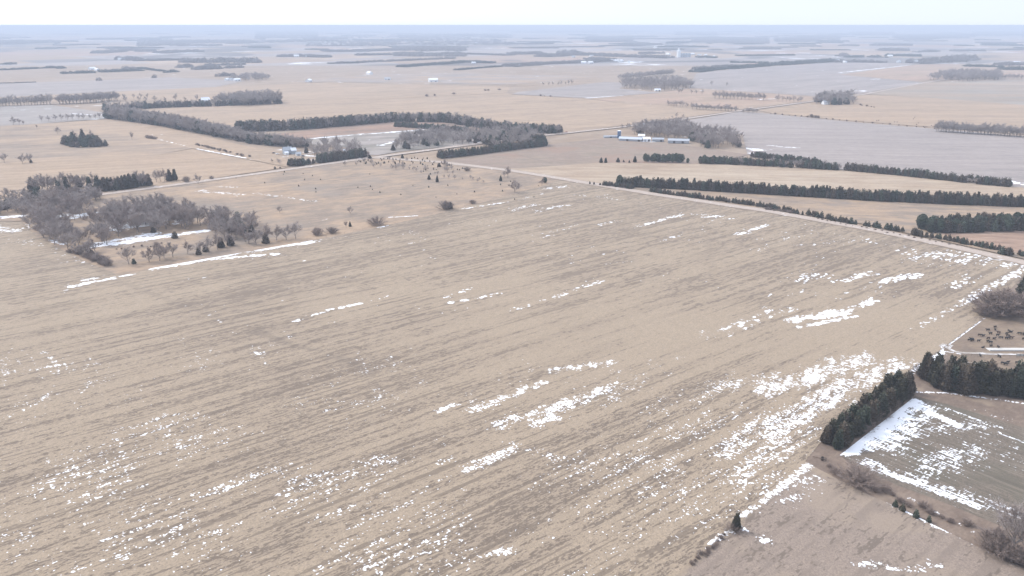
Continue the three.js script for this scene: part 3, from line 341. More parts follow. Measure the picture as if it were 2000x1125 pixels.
const KINDS = {
  bare: { name: 'bare_tree', cat: 'tree', near: [1, 2, 3, 4, 5, 6].map((s) => [...bareTree(s, { spread: [0.9, 1.1, 0.8, 1.2, 0.95, 1.0][s - 1], fork: [0.16, 0.1, 0.2, 0.08, 0.13, 0.16][s - 1], limbs: 7 + s % 3 }), barks[s % 3], twigsM[s % 4]]), far: [11, 12, 13, 14].map((s) => [...bareTree(s, { sec: 5, ter: 3, twig: 7, tw: 0.0095, limbs: 7, spread: 1.0, fork: 0.12 }), barks[s % 3], paleM[s % 3]]) },
  cedar: { name: 'cedar_tree', cat: 'tree', near: [1, 2, 3, 4, 5, 6].map((s) => [...evergreen(s, { r: [0.22, 0.29, 0.19, 0.31, 0.25, 0.23][s - 1], n: 1100 }), barks[s % 3], greens[s % 5]]), far: [11, 12, 13, 14].map((s) => [...evergreen(s, { r: 0.26 + s % 3 * 0.04, n: 260, spray: 0.13 }), barks[s % 3], greens[s % 5]]) },
  pine: { name: 'pine_tree', cat: 'tree', near: [1, 2, 3].map((s) => [...evergreen(30 + s, { r: 0.27 + s * 0.03, n: 900, round: 1, base: 0.1 }), barks[s % 3], pineM[s % 2]]), far: [14].map((s) => [...evergreen(40 + s, { r: 0.33, n: 260, round: 1, spray: 0.13, base: 0.1 }), barks[0], pineM[0]]) },
  shrub: { name: 'leafless_shrub', cat: 'shrub', near: [1, 2, 3, 4].map((s) => [...shrubShape(s, { wide: [0.7, 0.85, 0.6, 0.95][s - 1] }), barks[s % 3], brushM[s % 3]]), far: [11, 12].map((s) => [...shrubShape(s, { stems: 14, twig: 6, tw: 0.022, wide: 1.1 }), barks[s % 3], brushM[s % 3]]) },
};
seed = 99;
const plants = [];
const grow = (kind, x, z, h, label, group, fat = 1) => plants.push({ kind, x, z, h, label, group, fat, turn: rr(0, 6.283), v: rnd(), px: h / range(x, z) * (group ? 1 : 5) });
const one = (kind, u, v, hpx, label, fat) => { const [x, z] = P(u, v); grow(kind, x, z, tall(hpx, x, z), label, null, fat); };
const pick = (mix) => { let t = rnd() * Object.values(mix).reduce((a, b) => a + b, 0); for (const k in mix) if ((t -= mix[k]) <= 0) return k; return Object.keys(mix)[0]; };
const SIZE = ['short ', '', 'tall '], ENDS = (t) => t < 0.2 ? ' left end' : t < 0.4 ? ' left half' : t < 0.6 ? ' middle' : t < 0.8 ? ' right half' : ' right end';
const WORDS = { bare: 'bare grey tree', cedar: 'dark cedar', pine: 'rounded pine', shrub: 'leafless shrub' };
// trees along a line: pixels of the line, spacing and depth in metres, height in pixels
function row(pts, mix, { s = 4, w = 4, hp = [12, 16], where, gap = 0, fat = 1, rows = 1, bareUp = 1.25 }) {
  const L = LINE(pts), total = L.reduce((t, p, i) => i ? t + Math.hypot(p[0] - L[i - 1][0], p[1] - L[i - 1][1]) : 0, 0); let run = 0;
  for (let i = 1; i < L.length; i++) {
    const [x0, z0] = L[i - 1], [x1, z1] = L[i], len = Math.hypot(x1 - x0, z1 - z0), nx = -(z1 - z0) / len, nz = (x1 - x0) / len;
    for (let q = 0; q < rows; q++) for (let d = rnd() * s; d < len; d += s * rr(0.7, 1.3)) {
      if (rnd() < gap) continue;
      const o = rows > 1 ? (q / (rows - 1) - 0.5) * w + rr(-0.12, 0.12) * w : rr(-0.5, 0.5) * w, x = x0 + (x1 - x0) * d / len + nx * o, z = z0 + (z1 - z0) * d / len + nz * o, k = pick(mix);
      const f = rnd(), along = (run + d) / total; grow(k, x, z, tall(hp[0] + (hp[1] - hp[0]) * f, x, z) * (k === 'bare' && mix.cedar ? bareUp : k === 'shrub' ? 0.5 : 1), SIZE[Math.floor(f * 2.999)] + WORDS[k] + ' ' + where + (rows > 1 ? q === (L[0][1] < 0 && nz < 0 ? rows - 1 : 0) ? ', rear line' : q === (nz < 0 ? 0 : rows - 1) ? ', front line' : ', inner line' : '') + ENDS(along), WORDS[k] + 's ' + where, fat);
    }
    run += len;
  }
}
const inside = (p, poly) => { let c = false; for (let i = 0, j = poly.length - 1; i < poly.length; j = i++) { const a = poly[i], b = poly[j]; if ((a[1] > p[1]) !== (b[1] > p[1]) && p[0] < (b[0] - a[0]) * (p[1] - a[1]) / (b[1] - a[1]) + a[0]) c = !c; } return c; };
function grove(pts, mix, n, { hp = [12, 16], where, apart = 3, fat = 1 }) {
  const L = LINE(pts), xs = L.map((p) => p[0]), zs = L.map((p) => p[1]), done = [];
  for (let t = 0; t < n * 30 && done.length < n; t++) {
    const p = [rr(Math.min(...xs), Math.max(...xs)), rr(Math.min(...zs), Math.max(...zs))]; if (!inside(p, L) || done.some((q) => Math.hypot(q[0] - p[0], q[1] - p[1]) < apart)) continue; done.push(p);
    const k = pick(mix), f = rnd(), ax = (p[0] - Math.min(...xs)) / (Math.max(...xs) - Math.min(...xs)), az = (p[1] - Math.min(...zs)) / (Math.max(...zs) - Math.min(...zs)); grow(k, p[0], p[1], tall(hp[0] + (hp[1] - hp[0]) * f, ...p) * (k === 'shrub' ? 0.45 : k === 'cedar' && mix.bare ? 0.75 : 1), SIZE[Math.floor(f * 2.999)] + WORDS[k] + ' ' + where + (az < 0.4 ? ', rear' : az > 0.65 ? ', front' : ', centre') + ENDS(ax), WORDS[k] + 's ' + where, fat);
  }
}
// left grove round the snowy hollow
grove([[46, 432], [120, 404], [180, 408], [160, 424], [130, 440], [165, 462], [215, 474], [210, 486], [170, 498], [120, 486], [80, 466]], { bare: 1 }, 48, { hp: [26, 42], where: "at the snowy grove's stubble edge", apart: 4.2, fat: 1.25 });
grove([[170, 440], [230, 424], [330, 410], [385, 420], [400, 446], [330, 455], [260, 462], [200, 470]], { bare: 1 }, 66, { hp: [26, 46], where: 'inside the snowy grove', apart: 4.2, fat: 1.2 });
grove([[400, 436], [440, 430], [500, 438], [505, 462], [450, 472], [410, 462]], { bare: 8, cedar: 1 }, 34, { hp: [26, 40], where: "at the snowy grove's pasture end", apart: 4, fat: 1.15 });
grove([[-40, 424], [-40, 398], [60, 388], [180, 380], [205, 392], [160, 408], [70, 418]], { bare: 7, cedar: 1 }, 110, { hp: [15, 27], where: 'in the thicket beside the hidden road', apart: 4.5, fat: 1.3 });
row([[60, 374], [120, 370], [190, 366]], { bare: 5, cedar: 1 }, { s: 5, w: 12, hp: [16, 24], where: 'behind the thicket by the road', rows: 2 });
row([[185, 374], [235, 370], [290, 362]], { cedar: 5, bare: 1 }, { s: 4, w: 6, hp: [18, 27], where: 'in the dense roadside clump', rows: 2 });
row([[300, 356], [345, 352]], { cedar: 3, bare: 1 }, { s: 5, w: 6, hp: [18, 24], where: 'at the thin end of the roadside clump' });
one('bare', 387, 359, 20, 'single bare tree leaning over the road beyond the roadside cedars'); one('shrub', 365, 356, 12, 'low bush between the roadside cedars and a bare tree'); one('shrub', 414, 350, 7, 'small dark shrub alone on the far side of the road');
row([[135, 494], [170, 502], [215, 520]], { shrub: 2, bare: 1 }, { s: 3, w: 5, hp: [14, 26], where: 'trailing off the grove toward the stubble', fat: 1.2 });
[[252, 517, 36], [292, 512, 30], [312, 510, 38], [320, 505, 30], [338, 503, 32], [367, 497, 30], [393, 497, 28], [408, 492, 30], [425, 488, 34], [447, 482, 30], [480, 473, 33], [500, 478, 32], [523, 472, 36], [540, 470, 34], [560, 469, 32], [578, 467, 36], [515, 474, 28], [487, 478, 26]].sort((a, b) => a[0] - b[0]).forEach(([u, v, h], n) => { const [x, z] = P(u, v); grow('bare', x, z, tall(h, x, z), `spreading bare tree, number ${n + 1} from the left in the row above the snow strip`, 'bare trees above the snow strip', 1.15); });
[[388, 498, 15], [402, 492, 14], [432, 484, 20], [451, 480, 20], [493, 462, 22], [520, 476, 18], [342, 466, 14], [262, 516, 10], [180, 500, 12], [300, 455, 12]].forEach(([u, v, h]) => { const [x, z] = P(u, v); grow('cedar', x, z, tall(h, x, z), 'small cedar among the bare trees above the snow strip', 'cedars above the snow strip', 1.2); });
row([[230, 492], [330, 478]], { shrub: 1 }, { s: 5, w: 14, hp: [6, 10], where: 'on the grassy rim below the grove', fat: 0.7 });
// lone bushes on the pasture edge
one('shrub', 621, 460, 17, 'upright leafless bush near the end of the snow strip'); one('shrub', 648, 456, 14, 'rounded reddish bush on the pasture edge', 1.3); one('cedar', 684, 443, 10, 'small cedar beside a pale sapling on the pasture edge', 1.2); one('bare', 676, 446, 16, 'pale sapling beside a small cedar on the pasture edge');
one('shrub', 738, 440, 19, 'dense round bush with a snow patch at its foot', 1.25); one('bare', 684, 418, 16, 'thin bare sapling in the middle of the pasture'); one('bare', 546, 416, 14, 'thin forked sapling on the pasture near the grove');
one('shrub', 870, 409, 20, 'large grey bush wrapped around a cedar on the pasture edge', 1.2); one('cedar', 880, 408, 14, 'dark cedar half hidden in a grey bush', 1.3); one('shrub', 923, 398, 9, 'low brush tangle above the pale snow streak', 1.2);
one('bare', 992, 348, 25, 'tall bare tree standing by the road bend', 1.15); one('bare', 985, 347, 15, 'smaller bare tree beside the tall roadside tree'); one('bare', 1005, 376, 26, 'wide bare tree between the road and the stubble', 1.3); one('bare', 1058, 364, 20, 'bare tree with a dark vine mass by the road'); one('pine', 1064, 358, 12, 'dark vine mass in a roadside tree', 1.3);
one('cedar', 838, 351, 10, 'small pointed cedar left of a taller one on the upper pasture', 1.1); one('cedar', 854, 356, 13, 'columnar cedar alone on the upper pasture'); one('cedar', 978, 354, 12, 'columnar cedar near the tall roadside tree'); one('bare', 868, 327, 18, 'slim bare tree at the road above the pasture'); one('shrub', 912, 334, 9, 'grey bush on the road verge below the rust field', 1.2); one('cedar', 858, 326, 8, 'broad dark bush against the road verge', 1.6);
row([[700, 318], [780, 312], [850, 325], [880, 338]], { cedar: 1 }, { s: 2.6, w: 60, hp: [2.5, 4.5], where: 'seedling scattered below the crossroads', fat: 1.1 });
row([[690, 318], [800, 325], [880, 342]], { bare: 1 }, { s: 6, w: 60, hp: [8, 14], where: 'sapling scattered below the crossroads' });
row([[520, 330], [700, 360], [960, 380], [1060, 366]], { cedar: 1 }, { s: 13, w: 130, hp: [2.2, 4], where: 'seedling dotted over the open pasture', fat: 1.1 });
row([[880, 345], [960, 355]], { bare: 1 }, { s: 7, w: 30, hp: [7, 11], where: 'sapling in the row below the road' });
one('cedar', 722, 310, 8, 'broad cedar at the corner of the crossroads', 1.6); one('bare', 720, 310, 16, 'bare tree over the crossroads cedar'); one('cedar', 786, 310, 9, 'cedar tuft with bare sprouts just past the crossroads', 1.4);
// blue house farmstead
row([[566, 324], [592, 322]], { cedar: 1 }, { s: 3.5, w: 5, hp: [12, 15], where: 'in the rounded clump by the road', fat: 1.3, rows: 2 }); row([[599, 321], [614, 319]], { cedar: 1 }, { s: 4, w: 5, hp: [10, 13], where: 'in the small clump beside the hedge', fat: 1.3 });
row([[620, 318], [712, 306]], { cedar: 1 }, { s: 3.6, w: 7, hp: [14, 19], where: 'in the hedge along the farm road', rows: 2 }); grove([[590, 300], [640, 284], [720, 290], [712, 304], [640, 312], [610, 308]], { bare: 6, cedar: 1 }, 44, { hp: [16, 24], where: 'around the blue house yard', apart: 5 }); row([[530, 318], [565, 322]], { bare: 1 }, { s: 8, w: 10, hp: [9, 13], where: 'by the farmyard fence' });
// tree belts on the left and centre
row([[215, 230], [300, 241], [400, 259]], { bare: 6, cedar: 1 }, { s: 5, w: 18, hp: [14, 20], where: 'in the long diagonal belt', rows: 3, fat: 1.15 }); row([[400, 259], [500, 279], [600, 289]], { bare: 4, cedar: 2 }, { s: 5, w: 16, hp: [13, 19], where: 'in the long diagonal belt', rows: 3, fat: 1.15 });
row([[80, 238], [150, 234], [225, 230]], { bare: 1 }, { s: 9, w: 6, hp: [9, 13], where: 'in the thin row left of the diagonal belt' }); row([[203, 216], [260, 213], [340, 209], [420, 207], [550, 202]], { cedar: 4, bare: 1 }, { s: 6, w: 14, hp: [8, 13], where: 'in the belt behind the diagonal belt', rows: 2, fat: 1.2 }); grove([[415, 204], [480, 196], [545, 195], [550, 202], [480, 207]], { bare: 1 }, 60, { hp: [18, 24], where: 'in the round grove at the belt end', apart: 7, fat: 1.3 }); row([[230, 200], [400, 198]], { bare: 1 }, { s: 22, w: 20, hp: [10, 16], where: 'rising behind the cedar belt' });
row([[-60, 209], [0, 207], [100, 203]], { bare: 1 }, { s: 7, w: 16, hp: [13, 18], where: 'in the grey belt on the far left', rows: 2, fat: 1.2 }); row([[112, 203], [180, 200], [228, 196]], { bare: 1 }, { s: 7, w: 22, hp: [14, 18], where: 'in the grey belt past the gap', rows: 3, fat: 1.2 }); row([[235, 194], [300, 192]], { bare: 1 }, { s: 18, w: 8, hp: [9, 12], where: 'trailing off the grey belt' });
row([[462, 256], [560, 253], [700, 243]], { cedar: 6, bare: 2 }, { s: 5, w: 18, hp: [16, 20], where: "in the tall rust field windbreak", rows: 3, bareUp: 1.05 }); row([[700, 243], [770, 237], [880, 238]], { cedar: 3, bare: 3 }, { s: 5, w: 16, hp: [14, 19], where: 'in the tall windbreak round the rust field', rows: 3, bareUp: 1.1 }); row([[880, 238], [950, 250], [1000, 256], [1095, 260]], { cedar: 4, bare: 2 }, { s: 5, w: 22, hp: [13, 17], where: 'at the far corner of the tall windbreak', rows: 3, bareUp: 1.2 });
row([[772, 247], [830, 251], [910, 257]], { cedar: 7, pine: 1 }, { s: 5, w: 8, hp: [8, 11], where: "in the short rust field row", rows: 2, fat: 1.2 });
grove([[765, 294], [790, 272], [860, 262], [930, 268], [930, 280], [850, 288]], { bare: 8, cedar: 1 }, 110, { hp: [16, 24], where: 'in the loose wood above the crossroads', apart: 6, fat: 1.1 }); grove([[930, 282], [930, 266], [1010, 260], [1062, 266], [1062, 284], [980, 294]], { bare: 5, cedar: 3 }, 110, { hp: [16, 24], where: 'in the dense wood above the road', apart: 5.5, fat: 1.2 });
row([[856, 309], [940, 300], [1062, 285]], { cedar: 1 }, { s: 4, w: 7, hp: [12, 16], where: 'in the clipped row fronting the dense wood', rows: 2 }); row([[1030, 284], [1064, 283]], { cedar: 1 }, { s: 4, w: 12, hp: [17, 22], where: 'at the dense wood corner', rows: 3 }); one('cedar', 768, 294, 12, 'round cedar alone at the edge of the loose wood', 1.4);
// left meadow trees
grove([[122, 286], [130, 277], [205, 278], [212, 286], [165, 289]], { cedar: 1 }, 26, { hp: [11, 18], where: 'in the dark clump on the left pasture', apart: 3.5, fat: 1.2 }); one('cedar', 163, 279, 24, 'tallest cedar rising from the pasture clump', 0.9);
one('bare', 145, 272, 18, 'bare tree behind the pasture cedar clump'); one('bare', 178, 272, 18, 'thin bare tree behind the clump on its right side'); one('bare', 258, 273, 15, 'rounded bare tree right of the pasture clump'); one('bare', 113, 262, 14, 'rounded bare tree on the pasture fence line'); one('bare', 26, 244, 16, 'wide bare tree at the left field corner', 1.2); one('bare', 38, 244, 12, 'middle bare tree at the left field corner'); one('bare', 46, 245, 9, 'smallest bare tree at the left field corner'); one('bare', 72, 251, 7, 'tiny bare tree alone on the left pasture'); one('bare', 9, 318, 17, 'wide bare tree at the left photo edge', 1.3); one('bare', 45, 319, 17, 'wide bare tree with a small cedar at its foot', 1.2); one('bare', 58, 318, 17, 'bare tree leaning away beside its twin', 1.1); one('cedar', 61, 318, 6, 'small cedar under the twin pasture trees', 1.3); one('cedar', 322, 224, 6, 'lone cedar standing in the tan field', 1.2);
row([[380, 283], [450, 299]], { shrub: 1 }, { s: 6, w: 4, hp: [7, 10], where: 'along the snowy creek bank' }); row([[285, 270], [305, 272]], { shrub: 1 }, { s: 5, w: 4, hp: [10, 14], where: 'at the head of the creek bank' }); row([[460, 302], [490, 308]], { shrub: 1 }, { s: 9, w: 5, hp: [8, 11], where: 'at the road end of the creek' });
row([[527, 331], [550, 328]], { cedar: 1 }, { s: 9, w: 2, hp: [3, 5], where: 'bush on the road bank below the house', fat: 1.5 });
// silo farm wood
grove([[1236, 262], [1250, 252], [1330, 250], [1380, 262], [1450, 272], [1448, 288], [1380, 290], [1345, 276], [1290, 270]], { bare: 12, cedar: 1 }, 165, { hp: [18, 26], where: 'in the wood beside the silo farm', apart: 5.5, fat: 1.2 }); row([[1215, 252], [1240, 250]], { bare: 1 }, { s: 9, w: 8, hp: [9, 13], where: 'on the road behind the silo' });
// cedar belts on the right
one('cedar', 1174, 318, 10, 'left one of two short cedars opening the upper belt', 1.5); one('cedar', 1183, 318, 10, 'second of two short cedars opening the upper belt', 1.4); one('cedar', 1207, 317, 9, 'round cedar before the upper belt', 1.5); one('cedar', 1218, 317, 5, 'tiny cedar before the upper belt', 1.3); one('cedar', 1229, 318, 5, 'flat low cedar before the upper belt', 1.7); one('cedar', 1240, 317, 12, 'broad cedar beside the first tall pine', 1.3);
row([[1256, 316], [1332, 318]], { pine: 3, cedar: 1 }, { s: 4.2, w: 6, hp: [12, 18], where: "in the upper belt's first pines" }); one('pine', 1343, 319, 10, 'lone pine between two groups of the upper belt'); row([[1362, 319], [1400, 320]], { pine: 2, cedar: 1 }, { s: 4, w: 6, hp: [11, 16], where: "in the upper belt's second pines", rows: 2 }); row([[1402, 319], [1475, 323], [1560, 327], [1640, 332]], { cedar: 4, pine: 1, bare: 1 }, { s: 4, w: 8, hp: [10, 15], where: "in the upper belt's front", rows: 2, fat: 1.2 }); row([[1470, 306], [1530, 313], [1600, 320]], { cedar: 5, pine: 1 }, { s: 4, w: 6, hp: [8, 12], where: "in the upper belt's back", fat: 1.2, rows: 2 });
row([[1648, 332], [1760, 342], [1850, 352], [1900, 358], [1972, 364]], { cedar: 8, bare: 1 }, { s: 3.6, w: 8, hp: [11, 15], where: 'in the upper belt past the gap', rows: 2, fat: 1.15, bareUp: 0.8 });
row([[1207, 363], [1350, 370], [1500, 379], [1700, 391], [1850, 398], [2020, 404]], { cedar: 1 }, { s: 3.3, w: 6, hp: [14, 22], where: 'in the tall straight row', rows: 2, fat: 1.05 }); one('pine', 1210, 362, 20, 'rounded pine at the start of the tall straight row', 1.1); row([[1225, 362], [1260, 365]], { pine: 1 }, { s: 9, w: 3, hp: [16, 19], where: 'heading the tall straight row' });
row([[1180, 362], [1236, 369]], { cedar: 1 }, { s: 3, w: 5, hp: [7, 10], where: 'in the short stub row by the road', fat: 1.3, rows: 2 }); one('cedar', 1152, 360, 6, 'leftmost of two small cedars by the road', 1.3); one('cedar', 1160, 361, 6, 'second small cedar by the road', 1.2); one('cedar', 1172, 362, 5, 'flat cedar bush before the stub row', 1.8);
row([[1268, 375], [1350, 386], [1420, 395], [1500, 406], [1560, 418]], { cedar: 1 }, { s: 3.2, w: 3.5, hp: [8, 12], where: 'in the low row along the road', fat: 1.25 }); row([[1495, 409], [1550, 417]], { shrub: 1 }, { s: 3, w: 5, hp: [9, 13], where: 'in the pale brush beside the low row', fat: 1.3 }); one('cedar', 1567, 421, 9, 'single narrow cedar in a gap of the low row', 1); row([[1577, 420], [1606, 426]], { cedar: 1 }, { s: 3, w: 4, hp: [10, 13], where: 'in the third stretch of the low row', fat: 1.2 }); row([[1614, 429], [1673, 440]], { cedar: 1 }, { s: 3, w: 4, hp: [9, 13], where: 'in the fourth stretch of the low row', fat: 1.2 }); row([[1686, 441], [1725, 448], [1768, 454]], { cedar: 1 }, { s: 3, w: 4, hp: [9, 13], where: 'in the fifth stretch of the low row', fat: 1.2 }); row([[1783, 459], [1802, 462]], { cedar: 1 }, { s: 3, w: 4, hp: [12, 15], where: 'in the bushy pair of the low row', fat: 1.3 }); row([[1808, 462], [1880, 476], [1955, 490]], { cedar: 1 }, { s: 3, w: 3.5, hp: [8, 12], where: 'in the last stretch of the low row', fat: 1.2 }); row([[1950, 497], [1974, 498]], { cedar: 1 }, { s: 3, w: 4, hp: [12, 15], where: 'in the clump ending the low row', fat: 1.4 }); row([[1985, 498], [2020, 505]], { cedar: 1 }, { s: 3, w: 4, hp: [7, 12], where: 'in the low row at the right photo edge', fat: 1.3 });
row([[1806, 450], [1880, 449], [2020, 444]], { cedar: 7, pine: 1 }, { s: 3.6, w: 16, hp: [14, 26], where: 'in the deep block above the rust field', rows: 4, fat: 1.2 });
row([[1590, 428], [1900, 486]], { shrub: 1 }, { s: 6, w: 5, hp: [4, 8], where: 'in the ditch of the field road', fat: 1 });
// near right
one('shrub', 1950, 614, 50, 'large tangled leafless thicket at the corner of the feed yard', 1.5); one('shrub', 1972, 612, 40, 'dark thicket behind the large tangled one', 1.4); one('shrub', 1928, 618, 26, 'low twiggy edge of the thicket', 1.4); one('shrub', 1985, 606, 30, 'thicket beside the right photo edge', 1.3); one('cedar', 2000, 578, 40, 'dark cedar at the right photo edge behind the thicket', 1.3); one('cedar', 1968, 614, 14, 'small cedar inside the thicket', 1.2);
row([[1620, 874], [1670, 838], [1725, 796], [1766, 762]], { cedar: 1 }, { s: 3.1, w: 5, hp: [22, 48], where: 'in the near windbreak', rows: 2, fat: 1.05 }); row([[1672, 848], [1750, 787]], { shrub: 1 }, { s: 3, w: 1.2, hp: [34, 52], where: 'in the pale fringe of the near windbreak' });
row([[1822, 748], [1870, 758], [1940, 764], [2040, 774]], { cedar: 1 }, { s: 3.3, w: 8, hp: [26, 54], where: "in the feed yard windbreak", rows: 3, fat: 1.1 }); row([[1800, 734], [1815, 740]], { shrub: 3, cedar: 1 }, { s: 2, w: 6, hp: [40, 52], where: 'at the pale end of the wide windbreak' });
one('cedar', 1437, 1036, 31, 'lone cedar on the stubble edge above a snow scrap', 1.0); one('shrub', 1430, 1040, 16, 'dry weeds at the foot of the lone cedar', 1.2); row([[1350, 1104], [1420, 1046]], { shrub: 1 }, { s: 2, w: 2, hp: [10, 18], where: 'along the weedy plot edge below the lone cedar' });
one('bare', 1977, 1085, 98, 'large spreading bare tree in the bottom right corner', 1.15); one('bare', 1935, 1068, 46, 'smaller bare tree beside the large corner tree', 1.2); one('bare', 2010, 1090, 80, 'bare tree cut by the photo edge behind the corner tree', 1.1); row([[1925, 1062], [1975, 1088], [2020, 1108]], { shrub: 1 }, { s: 1.8, w: 3, hp: [34, 56], where: 'in the dark tangle under the corner tree', fat: 1.3 });
one('shrub', 1672, 940, 30, 'broad leafless shrub in the brush strip', 1.5); row([[1620, 912], [1700, 950], [1800, 992], [1900, 1040]], { shrub: 1 }, { s: 3.5, w: 6, hp: [12, 26], where: 'scattered through the brush strip', fat: 1.2 }); row([[1745, 990], [1775, 1006], [1840, 1030]], { cedar: 1 }, { s: 3.6, w: 0.8, hp: [10, 15], where: 'seedling along the brush strip edge', fat: 1.1 });
// far right and far centre
row([[1826, 256], [1880, 260], [2040, 270]], { bare: 1 }, { s: 5, w: 14, hp: [14, 22], where: 'in the pale row at the grey field end', rows: 3, fat: 1.1 }); row([[1500, 222], [1660, 237], [1830, 252]], { shrub: 1 }, { s: 14, w: 5, hp: [3, 8], where: 'on the fence line above the grey field' }); row([[1578, 228], [1605, 231]], { shrub: 1 }, { s: 6, w: 8, hp: [9, 13], where: 'in the pale clump on the fence line' });
grove([[1593, 203], [1600, 194], [1660, 192], [1670, 203], [1630, 206]], { bare: 5, cedar: 1 }, 60, { hp: [14, 20], where: 'in the grove at the far crossroads', apart: 8, fat: 1.3 }); row([[1675, 205], [1715, 211]], { shrub: 1 }, { s: 14, w: 6, hp: [4, 8], where: 'trailing off the crossroads grove' });
row([[1390, 192], [1450, 194], [1495, 196]], { bare: 1 }, { s: 9, w: 8, hp: [12, 16], where: 'in the long row of the tan strip', rows: 2 }); row([[1512, 197], [1570, 201]], { bare: 1 }, { s: 9, w: 8, hp: [10, 15], where: 'at the road end of the tan strip' }); row([[1302, 207], [1345, 210]], { bare: 1 }, { s: 9, w: 10, hp: [10, 14], where: 'in the first clump along the far fence', fat: 1.2 }); row([[1352, 213], [1440, 218]], { bare: 1 }, { s: 8, w: 12, hp: [8, 14], where: 'in the second clump along the far fence', fat: 1.3, rows: 2 }); row([[1455, 220], [1480, 222]], { bare: 1 }, { s: 8, w: 12, hp: [9, 12], where: 'in the last clump along the far fence', fat: 1.3, rows: 2 }); row([[1318, 229], [1338, 231]], { bare: 1 }, { s: 20, w: 8, hp: [8, 11], where: 'faint on the tan field by the road' });
grove([[1208, 172], [1220, 165], [1330, 163], [1352, 172], [1290, 178]], { bare: 1 }, 90, { hp: [14, 20], where: 'in the round grove by the lavender field', apart: 10, fat: 1.4 }); row([[1212, 156], [1310, 147]], { bare: 1 }, { s: 11, w: 14, hp: [10, 14], where: 'in the double row behind the round grove', rows: 2, fat: 1.2 }); row([[1318, 183], [1335, 182]], { bare: 1 }, { s: 14, w: 8, hp: [9, 13], where: 'before the round grove' }); row([[1345, 183], [1372, 185]], { bare: 1 }, { s: 16, w: 8, hp: [9, 12], where: 'between the round grove and tan strip' });
row([[1058, 168], [1122, 165]], { bare: 1 }, { s: 14, w: 10, hp: [7, 11], where: 'in the faint row over the lavender field' }); row([[1050, 187], [1080, 189]], { shrub: 1 }, { s: 14, w: 8, hp: [4, 8], where: 'on the ditch of the lavender field' }); [[833, 188, 7], [847, 187, 7], [884, 184, 6], [951, 177, 5], [974, 176, 6]].forEach(([u, v, h]) => row([[u - 4, v], [u + 6, v]], { shrub: 1 }, { s: 9, w: 8, hp: [h, h + 3], where: 'dotted along the far track', fat: 1.4 })); row([[1370, 167], [1440, 169]], { bare: 1 }, { s: 40, w: 12, hp: [6, 10], where: 'dotted on the fence of the large grey field' });
grove([[1812, 157], [1830, 150], [1900, 147], [1950, 150], [1952, 157], [1880, 159]], { bare: 1 }, 110, { hp: [11, 16], where: 'in the far grove past the snowy road', apart: 11, fat: 1.5 }); row([[1950, 154], [2040, 156]], { bare: 1 }, { s: 11, w: 16, hp: [8, 11], where: 'in the far row past the grove', rows: 2 });
grove([[450, 157], [470, 152], [520, 151], [530, 156], [500, 158]], { bare: 1 }, 46, { hp: [8, 12], where: 'in the small far grove on the left', apart: 11, fat: 1.5 });
console.log('plants', plants.length);

// the largest three hundred of each kind stand as trees of their own, the rest as one far mass
const put = {};
for (const k in KINDS) {
  const K = KINDS[k], all = plants.filter((p) => p.kind === k).sort((a, b) => b.px - a.px), own = all.slice(0, 300), rest = all.slice(300), proto = [];
  own.forEach((p) => {
    const v = Math.floor(p.v * K.near.length) % K.near.length;
    let o; if (!proto[v]) { o = new THREE.Group(); part('trunk', K.near[v][0], K.near[v][2], o); part('crown', K.near[v][1], K.near[v][3], o); proto[v] = o; } else o = proto[v].clone();
    o.name = numbered(K.name); o.position.set(p.x, 0.1, p.z); o.rotation.y = p.turn; o.scale.set(p.h * p.fat, p.h, p.h * p.fat); tag(o, p.label, K.cat, p.group); scene.add(o);
  });
  put[k] = [own.length, rest.length];
  if (rest.length) {
    const G = new THREE.Group(); G.name = { bare: 'distant_bare_woods', cedar: 'distant_cedar_woods', pine: 'distant_pine_woods', shrub: 'distant_brush' }[k]; tag(G, { bare: 'far belts and groves of bare grey trees', cedar: 'far dark belts of cedar trees', pine: 'far pines mixed into the belts', shrub: 'small far leafless brush along fences' }[k], k === 'shrub' ? 'brush' : 'woods', null, 'stuff'); scene.add(G);
    K.far.forEach((f, i) => {
      const mine = rest.filter((p) => Math.floor(p.v * K.far.length) % K.far.length === i); if (!mine.length) return;
      [0, 1].forEach((q) => { const im = new THREE.InstancedMesh(f[q], f[q + 2], mine.length), m = new THREE.Matrix4(), e = new THREE.Quaternion(); mine.forEach((p, n) => { e.setFromAxisAngle(V(0, 1, 0), p.turn); m.compose(V(p.x, 0.1, p.z), e, V(p.h * p.fat, p.h, p.h * p.fat)); im.setMatrixAt(n, m); }); im.name = q ? 'crowns' : 'trunks'; im.castShadow = im.receiveShadow = true; G.add(im); });
    });
  }
}
console.log(JSON.stringify(put));

